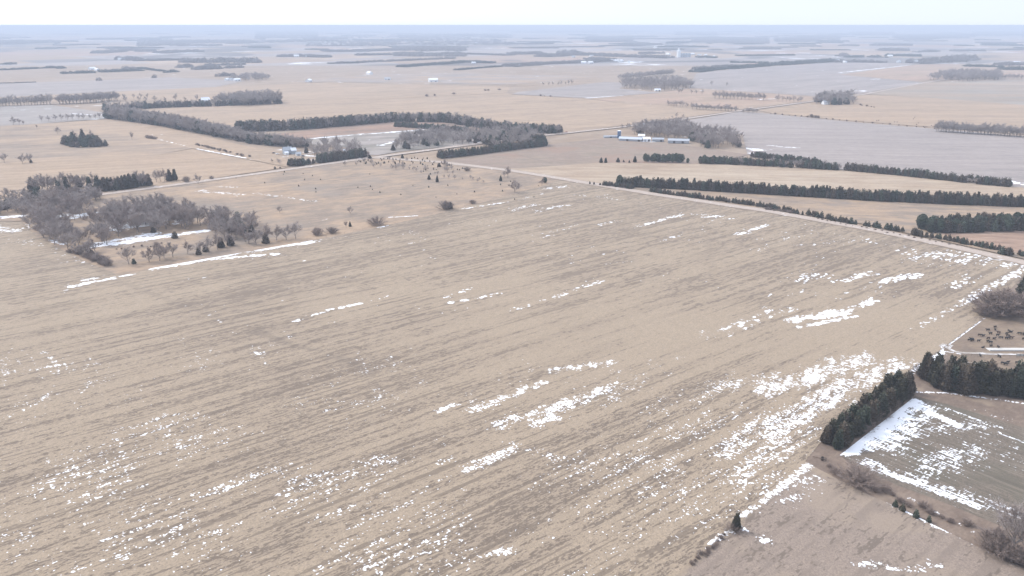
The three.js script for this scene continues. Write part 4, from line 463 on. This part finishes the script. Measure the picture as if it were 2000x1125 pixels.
// woodland beyond: belts and blocks where no single tree can be told apart, each instance a ragged clump of crowns
{
  seed = 4711; const C = [];
  for (let i = 0; i < 240; i++) { const az = rr(0, 6.283), q = Math.sqrt(rnd()), y = rr(0, 1) * Math.sqrt(1 - q * q * 0.85), p = V(Math.cos(az) * q, y * 0.95, Math.sin(az) * q), s = 0.17; for (let k = 0; k < 1; k++) C.push(p.x + rr(-s, s), p.y + rr(-s, s) * 0.6, p.z + rr(-s, s), p.x + rr(-s, s), p.y + rr(-s, s) * 0.6, p.z + rr(-s, s), p.x + rr(-s, s), p.y + rr(0, s * 1.6), p.z + rr(-s, s)); }
  const clump = geoOf(C), list = [];
  const belt = (pts, hp, deep, dark = 0) => { const L = LINE(pts); for (let i = 1; i < L.length; i++) { const [x0, z0] = L[i - 1], [x1, z1] = L[i], len = Math.hypot(x1 - x0, z1 - z0), h = tall(hp, (x0 + x1) / 2, (z0 + z1) / 2), r = h * 0.9, n = Math.ceil(len / (r * 0.75)), rows = Math.max(1, Math.round(deep / (r * 1.1))); for (let k = 0; k < n; k++) for (let q = 0; q < rows; q++) { if (rnd() < 0.16 || vn(k * 0.21 + x0, q * 0.7 + z0) < 0.2) continue; const t = (k + rnd()) / n, o = (rows > 1 ? (q / (rows - 1) - 0.5) * deep : 0) + rr(-0.5, 0.5) * r + (vn(t * len / 160 + x0, 3.3) - 0.5) * deep * 0.8; list.push([x0 + (x1 - x0) * t - (z1 - z0) / len * o, z0 + (z1 - z0) * t + (x1 - x0) / len * o, h * rr(0.45, 1.2), r * rr(0.6, 1.2), dark]); } } };
  const block = (u0, u1, v0, v1, hp, fill = 1) => { const [xa, za] = P(u0, v0), [xb, zb] = P(u1, v1), z0 = Math.min(za, zb), z1 = Math.max(za, zb), h = tall(hp, xb, zb), r = h * 1.6; const n = Math.min(900, Math.ceil(fill * 0.5 * Math.abs(P(u1, v1)[0] - P(u0, v1)[0]) * (z1 - z0) / (r * r))); for (let k = 0; k < n; k++) { const z = rr(z0, z1), f = -z, t = (f - (-z1)) / Math.max(1, z1 - z0), ul = P(u0, v1)[0] + (P(u0, v0)[0] - P(u0, v1)[0]) * t, ur = P(u1, v1)[0] + (P(u1, v0)[0] - P(u1, v1)[0]) * t, x = rr(ul, ur); if (fbm(x / 500, z / 900) < 0.4) continue; list.push([x, z, h * rr(0.7, 1.2), r * rr(0.7, 1.3), 0]); } };
  // left
  block(-100, 115, 80, 89, 3); belt([[115, 89], [190, 87]], 2, 60); belt([[70, 95], [127, 94]], 2, 60, 1); belt([[180, 77], [245, 77]], 2.5, 200); belt([[280, 77], [310, 77]], 2.5, 150); belt([[320, 74], [365, 73]], 2.5, 150); block(270, 500, 79, 90, 3); belt([[183, 104], [237, 101]], 4, 90); belt([[238, 99], [258, 98]], 3, 80); belt([[268, 101], [302, 100]], 3, 60); belt([[307, 104], [390, 101]], 4.5, 110); belt([[238, 116], [262, 118]], 6, 60); belt([[262, 119], [362, 117]], 4, 50); belt([[362, 121], [430, 121], [505, 121]], 8, 90); belt([[345, 132], [376, 131]], 6, 40); belt([[380, 136], [432, 134]], 7, 30); belt([[440, 133], [474, 132]], 5, 20); belt([[0, 126], [20, 125]], 4, 40, 1); belt([[-40, 137], [0, 137], [90, 133]], 3, 30, 1); belt([[93, 132], [121, 134]], 4, 20, 1); belt([[122, 144], [186, 142]], 4.5, 30, 1); belt([[196, 141], [276, 138]], 5, 30, 1); belt([[225, 136], [262, 134]], 8, 20); belt([[270, 133], [320, 139]], 2.5, 20, 1); belt([[320, 142], [348, 140]], 5, 25, 1); belt([[300, 152], [305, 152]], 6, 10); belt([[192, 158], [196, 158]], 7, 10); belt([[415, 149], [447, 147]], 7, 40); belt([[0, 163], [70, 161]], 2, 15); belt([[400, 128], [480, 126]], 4, 30);
  // centre left and town
  block(500, 620, 61, 72, 2.5); block(500, 770, 72, 90, 3, 1.3); block(760, 1000, 66, 88, 3, 1); belt([[640, 101], [780, 98]], 3.5, 160); block(770, 905, 92, 110, 5, 1.2); belt([[545, 111], [586, 110], [636, 112]], 4.5, 60); belt([[695, 108], [760, 107]], 4, 50); belt([[500, 122], [508, 122]], 5, 30); belt([[660, 124], [730, 121], [890, 114]], 4, 18); belt([[640, 124], [700, 123]], 2, 20, 1); belt([[779, 131], [850, 126], [905, 121], [965, 123]], 4, 50, 1); belt([[890, 137], [975, 130]], 3, 24, 1); belt([[988, 130], [1060, 125], [1190, 119]], 5, 70); belt([[910, 105], [1000, 108]], 2.5, 80); belt([[965, 80], [980, 80]], 4, 60);
  // centre right
  belt([[1000, 106], [1060, 105]], 5, 120); belt([[1058, 111], [1120, 107], [1200, 110], [1310, 113]], 5, 90); belt([[1100, 104], [1125, 103]], 7, 60); belt([[1250, 105], [1288, 104]], 4, 70); belt([[1360, 112], [1397, 113]], 4, 50, 1); belt([[1440, 109], [1552, 108]], 2.5, 50, 1); belt([[1000, 94], [1110, 92], [1180, 92]], 2, 80); block(1145, 1235, 72, 82, 2.5); belt([[1225, 76], [1320, 77], [1400, 74]], 2.5, 150); belt([[1110, 76], [1145, 76]], 2, 150); block(1000, 1220, 58, 64, 2); block(1320, 1400, 62, 69, 2); block(1350, 1500, 76, 85, 2.5); belt([[1215, 90], [1272, 87]], 3, 150); belt([[1290, 92], [1343, 91], [1382, 92]], 2.5, 80, 1); belt([[1400, 74], [1500, 75]], 2, 100); belt([[1355, 141], [1400, 136], [1500, 128], [1640, 119]], 5.5, 40, 1); belt([[1360, 136], [1440, 131]], 6, 60); belt([[1428, 122], [1500, 123]], 3, 20, 1); belt([[1145, 115], [1195, 118]], 4, 70);
  // right
  block(1515, 1640, 70, 82, 2.5); belt([[1520, 86], [1592, 87]], 2, 60, 1); belt([[1645, 89], [1676, 89]], 2.5, 60); belt([[1705, 89], [1778, 89]], 3.5, 120); block(1660, 1745, 63, 69, 2); block(1745, 1905, 68, 75, 2.2); belt([[1870, 89], [1898, 90]], 1.8, 50, 1); belt([[1918, 88], [2040, 90]], 2.5, 70, 1); belt([[1723, 99], [1772, 99]], 4.5, 120); belt([[1785, 102], [1830, 101]], 4, 30); belt([[1860, 100], [1925, 100]], 3, 40); belt([[1585, 98], [1660, 98]], 2, 40, 1); belt([[1638, 110], [1650, 110]], 6, 50); belt([[1655, 112], [1730, 112]], 4, 40, 1); belt([[1728, 109], [1798, 110]], 4, 50, 1); belt([[1630, 121], [1735, 122]], 4.5, 40); belt([[1788, 124], [1860, 120], [1900, 115]], 8, 70); belt([[1886, 130], [1956, 131]], 4, 50, 1); belt([[1954, 136], [2040, 137]], 6, 40, 1); belt([[1960, 128], [2030, 126]], 5, 60); belt([[1950, 97], [2040, 97]], 2, 60); block(1900, 2050, 62, 70, 2);
  for (let i = 0; i < 170; i++) { const v = 53 + 45 * Math.pow(rnd(), 1.3), u = rr(-80, 2080), l = rr(20, 90); belt([[u, v], [u + l, v + rr(-0.6, 0.6)]], rr(1.2, 2.2), rr(40, 160), rnd() < 0.3 ? 1 : 0); }
  const keep = list, G = new THREE.Group(); G.name = 'far_woodland'; tag(G, 'hazy blue belts and blocks of distant woodland on the plain', 'woodland', null, 'stuff'); scene.add(G);
  [mat(0.20, 0.172, 0.158), mat(0.065, 0.07, 0.05)].forEach((m, d) => { const mine = keep.filter((p) => p[4] === d), im = new THREE.InstancedMesh(clump, m, mine.length), M = new THREE.Matrix4(), e = new THREE.Quaternion(); mine.forEach((p, n) => { e.setFromAxisAngle(V(0, 1, 0), rr(0, 6.28)); M.compose(V(p[0], -1, p[1]), e, V(p[3], p[2], p[3])); im.setMatrixAt(n, M); }); im.name = d ? 'evergreen_woods' : 'bare_woods'; im.castShadow = im.receiveShadow = true; G.add(im); });
  console.log('far clumps', list.length);
}
// ---------------------------------------------------------------- cattle
function animal(bones, cells = 44) {               // one continuous skin round a skeleton of tapered bones
  let lo = [9, 9, 9], hi = [-9, -9, -9]; for (const [a, b, ra, rb] of bones) for (let k = 0; k < 3; k++) { lo[k] = Math.min(lo[k], a[k] - ra - 0.12, b[k] - rb - 0.12); hi[k] = Math.max(hi[k], a[k] + ra + 0.12, b[k] + rb + 0.12); }
  const c = lo.map((v, k) => (v + hi[k]) / 2), half = Math.max(...lo.map((v, k) => (hi[k] - v) / 2)), mc = new MarchingCubes(cells, new THREE.MeshBasicMaterial(), false, false, 30000); mc.isolation = 0;
  for (let k = 0; k < cells; k++) for (let j = 0; j < cells; j++) for (let i = 0; i < cells; i++) {
    const p = [i, j, k].map((v, q) => c[q] + (v - cells / 2) / (cells / 2) * half); let d = 9;
    for (const [a, b, ra, rb] of bones) { const ab = b.map((v, q) => v - a[q]), ap = p.map((v, q) => v - a[q]), t = clamp((ap[0] * ab[0] + ap[1] * ab[1] + ap[2] * ab[2]) / (ab[0] ** 2 + ab[1] ** 2 + ab[2] ** 2 + 1e-9)), e = Math.hypot(ap[0] - ab[0] * t, ap[1] - ab[1] * t, ap[2] - ab[2] * t) - (ra + (rb - ra) * t), h = clamp(0.5 + 0.5 * (d - e) / 0.06); d = d + (e - d) * h - 0.06 * h * (1 - h); }
    mc.field[i + j * cells + k * cells * cells] = -d;
  }
  mc.update(); const n = mc.count * 3, g = new THREE.BufferGeometry(), ps = new Float32Array(n); for (let i = 0; i < n; i++) ps[i] = mc.positionArray[i] * half + c[i % 3]; g.setAttribute('position', new THREE.BufferAttribute(ps, 3)); g.setAttribute('normal', new THREE.BufferAttribute(mc.normalArray.slice(0, n), 3)); g.computeVertexNormals(); return g;
}
const cowBones = (pose) => {
  const y = pose === 'lying' ? 0.42 : 1.0, b = [[[-0.62, y + 0.06, 0], [0.05, y - 0.04, 0], 0.33, 0.37], [[0.05, y - 0.04, 0], [0.66, y + 0.02, 0], 0.37, 0.31]];
  const head = pose === 'grazing' ? [[0.78, 0.95, 0], [1.1, 0.45, 0.05], [1.3, 0.16, 0.06]] : pose === 'lying' ? [[0.8, 0.62, 0], [1.08, 0.86, 0.1], [1.36, 0.76, 0.16]] : [[0.8, 1.12, 0], [1.08, 1.32, 0.06], [1.4, 1.18, 0.1]];
  b.push([head[0], head[1], 0.23, 0.15], [head[1], head[2], 0.145, 0.085]); for (const s of [-1, 1]) b.push([[head[1][0], head[1][1] + 0.06, head[1][2]], [head[1][0] - 0.05, head[1][1] + 0.09, head[1][2] + s * 0.22], 0.05, 0.04]);
  if (pose === 'lying') for (const s of [-1, 1]) b.push([[0.5, 0.28, s * 0.2], [0.85, 0.12, s * 0.28], 0.13, 0.08], [[0.85, 0.12, s * 0.28], [0.55, 0.07, s * 0.32], 0.08, 0.06], [[-0.5, 0.3, s * 0.24], [-0.2, 0.14, s * 0.38], 0.2, 0.1], [[-0.2, 0.14, s * 0.38], [-0.55, 0.07, s * 0.4], 0.09, 0.06]);
  else for (const s of [-1, 1]) b.push([[0.55, 0.8, s * 0.17], [0.57, 0.42, s * 0.17], 0.15, 0.085], [[0.57, 0.42, s * 0.17], [0.56, 0.05, s * 0.17], 0.075, 0.075], [[-0.62, 0.88, s * 0.18], [-0.5, 0.58, s * 0.19], 0.2, 0.11], [[-0.5, 0.58, s * 0.19], [-0.68, 0.38, s * 0.18], 0.1, 0.075], [[-0.68, 0.38, s * 0.18], [-0.64, 0.05, s * 0.18], 0.07, 0.075]);
  b.push([[-0.93, y + 0.12, 0], [-1.0, Math.max(0.15, y - 0.5), 0], 0.05, 0.05]); return b;
};
const cowShape = { standing: animal(cowBones('standing')), grazing: animal(cowBones('grazing')), lying: animal(cowBones('lying')) }, cowCoat = [mat(0.018, 0.016, 0.016, 0.75), mat(0.028, 0.02, 0.017, 0.75), mat(0.05, 0.028, 0.02, 0.8)];
seed = 321;
function cow(u, v, pose, turn, label, group, coat = 0, y = 0.25) { const [x, z] = P(u, v), o = new THREE.Mesh(cowShape[pose], cowCoat[coat]); o.name = numbered('cow'); o.position.set(x, y - (pose === 'lying' ? 0 : 0.025), z); o.rotation.y = turn; o.castShadow = o.receiveShadow = true; o.scale.setScalar(rr(1.0, 1.14)); scene.add(tag(o, label, 'cow', group)); }
const HERD = 'black cow in the feed yard herd above the bunk', HG = 'herd above the feed bunk';
[[1929, 647], [1943, 641], [1943, 646], [1934, 654], [1950, 652], [1948, 657], [1955, 662], [1970, 649], [1974, 651], [1966, 654], [1968, 658], [1965, 663], [1969, 662], [1975, 662], [1991, 654], [1998, 655], [1913, 657], [1920, 658], [1893, 667], [1899, 667], [1897, 665], [1911, 668], [1930, 663], [1929, 669], [1934, 671], [1941, 664], [1998, 664], [1935, 678], [1949, 680]].forEach(([u, v], i) => cow(u, v, i % 4 === 2 ? 'grazing' : 'standing', rr(-0.5, 0.5) + (rnd() < 0.5 ? 0 : Math.PI) + (rnd() < 0.2 ? 1.4 : 0), HERD, HG, i % 9 === 4 ? 2 : i % 3 === 1 ? 1 : 0));
cow(1919, 680, 'lying', 0.4, 'black cow lying just above the end of the feed lane'); cow(1914, 697, 'standing', 1.4, 'black cow facing away alone just below the lane fence'); cow(1951, 699, 'standing', 1.8, 'black cow head-on below the lane fence nearer the bunk');
cow(1958, 712, 'standing', -0.4, 'front one of two black cows nose to tail above the wide windbreak'); cow(1964, 714, 'standing', -0.5, 'rear one of two black cows nose to tail above the wide windbreak'); cow(1968, 710, 'standing', 0.2, 'black cow behind the nose to tail pair'); cow(1986, 711, 'standing', -0.3, 'black cow apart from the others above the wide windbreak'); cow(1986, 593, 'standing', 0.1, 'single black cow behind the tangled thicket');
[[1712, 237], [1716, 236], [1747, 239], [1752, 239], [1784, 233], [1787, 230], [1790, 244], [1794, 241], [1804, 248], [1808, 249], [1810, 249], [1819, 246]].forEach(([u, v]) => cow(u, v, 'standing', rr(0, 6.28), 'tiny dark cow grazing on the far warm tan pasture', 'far herd on the tan pasture', 0, 0.1));

// ---------------------------------------------------------------- fences
const postM = mat(0.24, 0.205, 0.175), wireM = mat(0.33, 0.32, 0.31, 0.5, { metalness: 0.6 }), postG = new THREE.CylinderGeometry(0.07, 0.08, 1.45, 6).translate(0, 0.6, 0), bigPostG = new THREE.CylinderGeometry(0.11, 0.12, 1.8, 7).translate(0, 0.75, 0);
function fence(label, pts, step, y, wires = 4) {
  const L = LINE(pts), o = thing('wire_fence', label, 'fence', L[0][0], y, L[0][1]), W = []; let carry = 0;
  for (let i = 1; i < L.length; i++) {
    const [x0, z0] = L[i - 1], [x1, z1] = L[i], len = Math.hypot(x1 - x0, z1 - z0), ang = Math.atan2(-(z1 - z0), x1 - x0);
    for (; carry < len; carry += step) { const t = carry / len, p = part('post', carry === 0 || carry + step > len ? bigPostG : postG, postM, o); p.position.set(x0 + (x1 - x0) * t - L[0][0], 0, z0 + (z1 - z0) * t - L[0][1]); p.rotation.y = rr(0, 6); p.rotation.z = rr(-0.04, 0.04); } carry -= len;
    for (let k = 0; k < wires; k++) W.push(bx(len, 0.006, 0.006, (x0 + x1) / 2 - L[0][0], 0.3 + k * 0.27, (z0 + z1) / 2 - L[0][1], ang));
  }
  part('wire', mergeGeometries(W), wireM, o); return o;
}
fence('wire fence with wooden posts along the stubble edge of the feed yard', [[1783, 722], [1832, 690], [1880, 655], [1922, 624]], 4.2, 0.3);
fence('post fence below the pale feed lane', [[1832, 692], [1860, 695], [1920, 697], [1990, 699]], 3.4, 0.3);
fence('wire fence between the pasture and the stubble', [[600, 471], [750, 441], [880, 411], [1060, 364]], 9, 0.2, 3);

// ---------------------------------------------------------------- feed bunk, trough, implement
{
  const c = mat(0.55, 0.54, 0.52), sh = new THREE.Shape([[-0.55, 0], [0.55, 0], [0.55, 0.42], [0.42, 0.42], [0.3, 0.16], [-0.35, 0.16], [-0.42, 0.72], [-0.55, 0.72]].map(([x, y]) => new THREE.Vector2(x, y)));
  const [x0, z0] = P(1932, 686), [x1, z1] = P(2050, 686), n = 12, o = thing('feed_bunk', 'long pale concrete feed bunk at the right edge of the yard', 'feed bunk', x0, 0.3, z0, Math.atan2(x1 - x0, z1 - z0)), len = Math.hypot(x1 - x0, z1 - z0) / n, g = new THREE.ExtrudeGeometry(sh, { depth: len - 0.05, bevelEnabled: false });
  for (let i = 0; i < n; i++) part('bunk_section', g, c, o).position.z = i * len;
  const apron = part('apron', bx(3.2, 0.06, len * n, 2.4, 0.03, len * n / 2), mat(0.48, 0.46, 0.43), o); apron.name = 'apron';
  const [a0, b0] = P(1984, 697), [a1, b1] = P(2050, 698), t = thing('windbreak_panel', 'long grey sheet metal windbreak panel below the feed lane', 'windbreak', a0, 0.3, b0, Math.atan2(-(b1 - b0), a1 - a0)), L = Math.hypot(a1 - a0, b1 - b0), N = 9;
  for (let i = 0; i < N; i++) { part('panel', bx(L / N - 0.06, 1.1, 0.06, (i + 0.5) * L / N, 0.85, 0, 0, 0), mat(0.40, 0.42, 0.41, 0.5, { metalness: 0.3 }), t); part('post', bigPostG, postM, t).position.set(i * L / N, 0, 0.18); }
}
{
  const [x, z] = P(1606, 899), o = thing('field_implement', 'dark rusty old field implement parked at the windbreak end', 'implement', x, 0.32, z, -0.42), m = mat(0.045, 0.035, 0.032, 0.7), r = mat(0.10, 0.06, 0.045, 0.8);
  part('tongue', bx(3.4, 0.14, 0.14, -2.2, 0.5, 0), r, o); part('frame', mergeGeometries([bx(2.2, 0.16, 0.16, 0.5, 0.62, 0.8), bx(2.2, 0.16, 0.16, 0.5, 0.62, -0.8), bx(0.16, 0.16, 1.8, -0.55, 0.62, 0), bx(0.16, 0.16, 1.8, 0.5, 0.62, 0), bx(0.16, 0.16, 1.8, 1.55, 0.62, 0)]), m, o);
  for (const s of [-1, 1]) { const w = part('wheel', new THREE.TorusGeometry(0.38, 0.13, 8, 18).translate(0, 0.5, s * 1.05), m, o); part('rim', new THREE.CylinderGeometry(0.28, 0.28, 0.12, 12).rotateX(Math.PI / 2).translate(0, 0.5, s * 1.05), r, w); }
  for (let i = 0; i < 6; i++) part('shank', mergeGeometries([bx(0.07, 0.5, 0.07, -0.4 + i * 0.36, 0.4, i % 2 ? 0.5 : -0.5, 0, 0.25), bx(0.12, 0.28, 0.05, -0.47 + i * 0.36, 0.12, i % 2 ? 0.5 : -0.5, 0, -0.4)]), r, o); part('lift_cylinder', bx(0.9, 0.12, 0.12, 0.1, 0.95, 0, 0, 0.5), m, o);
}

// ---------------------------------------------------------------- buildings
const steelW = mat(0.42, 0.455, 0.50, 0.55), steelG = mat(0.32, 0.34, 0.37, 0.5), whiteP = mat(0.74, 0.76, 0.78, 0.7), blueP = mat(0.33, 0.37, 0.42, 0.7), roofG = mat(0.34, 0.36, 0.39, 0.6), roofW = mat(0.74, 0.77, 0.82, 0.6), roofD = mat(0.20, 0.19, 0.19, 0.8), redP = mat(0.28, 0.07, 0.05, 0.8), glassM = mat(0.05, 0.065, 0.08, 0.15), darkM = mat(0.07, 0.07, 0.075, 0.8);
function gable(o, w, h, d, rh, wall, roof, { win = 0, door = 0, big = 0, x = 0, z = 0, over = 0.4, y = 0 } = {}) {
  const s = new THREE.Shape([[-d / 2, 0], [d / 2, 0], [d / 2, h], [0, h + rh], [-d / 2, h]].map(([a, b]) => new THREE.Vector2(a, b))), g = new THREE.ExtrudeGeometry(s, { depth: w, bevelEnabled: false }); g.rotateY(Math.PI / 2); g.translate(-w / 2 + x, y - 0.3, z); part('wall', g, wall, o);
  const sl = Math.hypot(d / 2, rh), an = Math.atan2(rh, d / 2), R = [1, -1].map((q) => bx(w + over * 2, 0.16, sl + over, x, 0, 0).clone()); [1, -1].forEach((q, i) => { R[i].rotateX(q * an); R[i].translate(0, y - 0.3 + h + rh / 2 + 0.1 - over * 0.5 * Math.sin(an), z + q * (d / 4 + over * 0.5 * Math.cos(an))); }); const rf = part('roof', R[0], roof, o); part('roof', R[1], roof, o); part('ridge_cap', bx(w + over * 2, 0.14, 0.5, x, y - 0.3 + h + rh + 0.17, z), roof, rf);
  for (let i = 0; i < win; i++) { const f = part('window', bx(1.0, 1.25, 0.12, x - w / 2 + (i + 0.5) * w / win, y + h * 0.52, z + d / 2 + 0.02), whiteP, o); part('pane', bx(0.78, 1.0, 0.14, x - w / 2 + (i + 0.5) * w / win, y + h * 0.52, z + d / 2 + 0.025), glassM, f); }
  if (door) part('door', bx(1, 2.1, 0.14, x + w * 0.2, y + 0.9, z + d / 2 + 0.03), darkM, o);
  for (let i = 0; i < big; i++) part('barn_door', bx(3.4, Math.min(3.4, h - 0.4), 0.14, x - w / 2 + (i + 0.5) * w / big, y + Math.min(3.4, h - 0.4) / 2 - 0.2, z + d / 2 + 0.04), i % 2 ? darkM : steelG, o);
}
function building(name, label, u, v, turn, f, group) { const [x, z] = P(u, v), o = thing(name, label, 'building', x, 0.3, z, turn, group); f(o); return o; }
building('house', 'pale blue two storey farmhouse with a steep gable', 562, 301, 0.5, (o) => { gable(o, 12, 6, 8.5, 4.2, blueP, roofG, { win: 4, door: 1 }); gable(o, 7, 5.4, 7, 3.4, blueP, roofW, { win: 2, x: 7.5, z: 3 }); gable(o, 5, 3, 4.5, 1.8, whiteP, roofW, { win: 1, x: -3, z: 6 }); part('chimney', bx(0.9, 2.2, 0.9, 1.5, 10.2, 0), mat(0.55, 0.56, 0.58), o); });
building('garage', 'small white garage beside the blue farmhouse', 583, 304, 0.4, (o) => gable(o, 7, 3, 6, 2, whiteP, roofG, { big: 1 })); building('shed', 'low dark shed behind the farmhouse hedge', 676, 298, 0.3, (o) => gable(o, 8, 3, 6, 2, steelG, roofW, { big: 1 })); building('shed', 'tiny white shed at the hedge gap by the farmhouse', 628, 306, 0.2, (o) => gable(o, 4, 2.5, 3.5, 1.2, whiteP, roofW, { door: 1 }));
{
  const [x, z] = P(1209, 270), o = thing('silo', 'dark blue steel silo standing at the left end of the farm', 'silo', x, 0.2, z), b = mat(0.055, 0.105, 0.20, 0.35), H = tall(14.5, x, z), R = H * 0.235;
  part('silo_wall', new THREE.CylinderGeometry(R, R, H * 0.94, 40).translate(0, H * 0.47 - 0.3, 0), b, o); for (let i = 1; i < 9; i++) part('ring', new THREE.TorusGeometry(R + 0.03, 0.06, 6, 40).rotateX(Math.PI / 2).translate(0, H * 0.94 * i / 9, 0), b, o); part('dome', new THREE.SphereGeometry(R * 1.01, 32, 10, 0, 6.283, 0, Math.PI / 2).scale(1, 0.36, 1).translate(0, H * 0.94 - 0.3, 0), roofW, o); part('ladder', mergeGeometries([-0.25, 0.25].map((q) => bx(0.06, H * 0.92, 0.06, q, H * 0.46, R + 0.15)).concat(Array.from({ length: 20 }, (_, i) => bx(0.5, 0.04, 0.04, 0, 0.5 + i * H * 0.045, R + 0.15)))), steelG, o); part('white_panel', bx(0.9, H * 0.9, 0.1, R * 0.93, H * 0.46, R * 0.42, 1.1), whiteP, o);
  const [x2, z2] = P(1257, 256), q = thing('silo', 'grey domed concrete silo rising among the farm trees', 'silo', x2, 0.2, z2), h2 = tall(14, x2, z2), r2 = h2 * 0.2; part('silo_wall', new THREE.CylinderGeometry(r2, r2, h2 * 0.86, 32).translate(0, h2 * 0.43, 0), mat(0.42, 0.44, 0.46), q); part('dome', new THREE.SphereGeometry(r2, 24, 10, 0, 6.283, 0, Math.PI / 2).scale(1, 0.7, 1).translate(0, h2 * 0.86, 0), steelW, q);
}
building('barn', 'long low barn with pale blue steel roof below the silo', 1232, 275, -0.32, (o) => gable(o, 36, 3.4, 12, 2.6, steelG, steelW, { big: 4 })); building('shed', 'white shed at the end of the long barn', 1262, 276, 0.15, (o) => gable(o, 12, 4, 9, 2.4, whiteP, roofW, { big: 2 })); building('shed', 'cream hip shed behind the long barn', 1253, 270, -0.3, (o) => gable(o, 10, 4, 8, 2.6, mat(0.62, 0.56, 0.48), roofW, { big: 1 })); building('shed', 'grey machine shed half hidden in the farm wood', 1285, 276, -0.1, (o) => gable(o, 18, 3.6, 9, 2, steelG, steelG, { big: 2 })); building('barn', 'long grey steel barn at the edge of the farm wood', 1325, 279, -0.22, (o) => gable(o, 32, 4, 12, 2.4, steelG, roofG, { big: 5 })); building('shed', 'flat open cattle shed left of the blue silo', 1192, 269, 0.16, (o) => gable(o, 22, 2.6, 7, 1, steelG, roofG, { big: 3 }));
building('farmhouse', 'white farmhouse roof showing inside the left cedar belt', 402, 203, 0.6, (o) => gable(o, 18, 9, 14, 6, whiteP, roofW, { win: 4 }));
building('farmhouse', 'farmhouse tucked in the far crossroads grove', 1612, 204, 0.2, (o) => gable(o, 14, 5, 10, 4, whiteP, roofG, { win: 3 })); building('shed', 'pale shed in the grove by the lavender field', 1284, 178, 0.1, (o) => gable(o, 16, 4, 10, 3, whiteP, roofW, { big: 2 }));
building('grain_elevator', 'tall pale grain elevator at the far hamlet', 1325, 112, 0.4, (o) => { gable(o, 16, 34, 16, 5, whiteP, roofW, { win: 1 }); for (let i = 0; i < 4; i++) part('grain_bin', new THREE.CylinderGeometry(8, 8, 22, 20).translate(20 + i * 18, 11, 0), steelW, o); part('headhouse', bx(8, 12, 8, 0, 44, 0), whiteP, o); });
building('water_tower', 'white water tower over the far town', 751, 80, 0, (o) => { part('tank', new THREE.SphereGeometry(9, 20, 12).scale(1, 0.7, 1).translate(0, 40, 0), whiteP, o); part('stem', new THREE.CylinderGeometry(2, 3, 40, 14).translate(0, 18, 0), whiteP, o); });
const far = [[235, 117], [241, 117], [445, 157], [452, 157], [463, 158], [579, 111], [600, 111], [722, 145], [603, 160], [757, 156], [846, 160], [925, 124], [1012, 129], [1140, 124], [1153, 124], [1195, 119], [1204, 120], [1212, 121], [1228, 122], [1340, 108], [1352, 107], [1366, 108], [1378, 109], [1305, 107], [1634, 119], [1642, 121], [1650, 122], [1755, 122], [1788, 123], [1738, 111], [1970, 126], [1985, 124], [2005, 128], [950, 82], [930, 84], [792, 82], [670, 88], [912, 81], [1280, 94], [1155, 110], [180, 136], [190, 138], [1120, 112], [1395, 112]];
seed = 88; far.forEach(([u, v], i) => building('far_building', 'small white farm building shining in the far haze', u, v, rr(0, 3), (o) => { const k = rr(0.9, 1.6); gable(o, 18 * k, 4.5 * k, 11 * k, 3 * k, whiteP, i % 3 ? roofW : roofG, { big: 2 }); }, 'far white farm buildings'));
function parked(label, u, v, turn, paint) {
  const [x, z] = P(u, v), o = thing('parked_car', label, 'car', x, 0.3, z, turn); part('body', new THREE.ExtrudeGeometry(new THREE.Shape([[-2.3, 0.35], [2.3, 0.35], [2.35, 0.85], [1.2, 1.0], [0.7, 1.5], [-1.6, 1.5], [-2.2, 0.95]].map(([a, b]) => new THREE.Vector2(a, b))), { depth: 1.7, bevelEnabled: true, bevelSize: 0.08, bevelThickness: 0.08, bevelSegments: 2 }).translate(0, 0, -0.85), paint, o); part('window', bx(1.9, 0.36, 1.92, -0.45, 1.24, 0), glassM, o); for (const a of [-1.45, 1.4]) for (const s of [-1, 1]) part('wheel', new THREE.CylinderGeometry(0.36, 0.36, 0.24, 16).rotateX(Math.PI / 2).translate(a, 0.36, s * 0.86), darkM, o);
}
parked('dark car parked in the snowy yard right of the garage', 592, 306, 0.3, mat(0.05, 0.06, 0.08, 0.3)); parked('dark vehicle parked left of the farmhouse', 535, 300, 0.1, mat(0.06, 0.05, 0.05, 0.4)); parked('white pickup parked on the yard left of the farmhouse', 542, 302, 0.5, mat(0.7, 0.7, 0.7, 0.4)); parked('red vehicle driving on the road near the dense wood', 1106, 259, 0.6, mat(0.3, 0.05, 0.04, 0.4));
{ const [x, z] = P(198, 371), o = thing('utility_pole', 'pale utility pole in front of the roadside cedars', 'pole', x, 0.3, z, 0.8), h = tall(16, x, z); part('pole', new THREE.CylinderGeometry(0.12, 0.16, h, 8).translate(0, h / 2 - 0.2, 0), mat(0.4, 0.36, 0.32), o); part('crossarm', bx(2.2, 0.12, 0.12, 0, h - 0.9, 0), mat(0.34, 0.3, 0.26), o); }
scene.traverse((o) => { if (o.isMesh && o.material !== undefined) { o.castShadow = true; o.receiveShadow = true; } });
renderer.render(scene, camera);
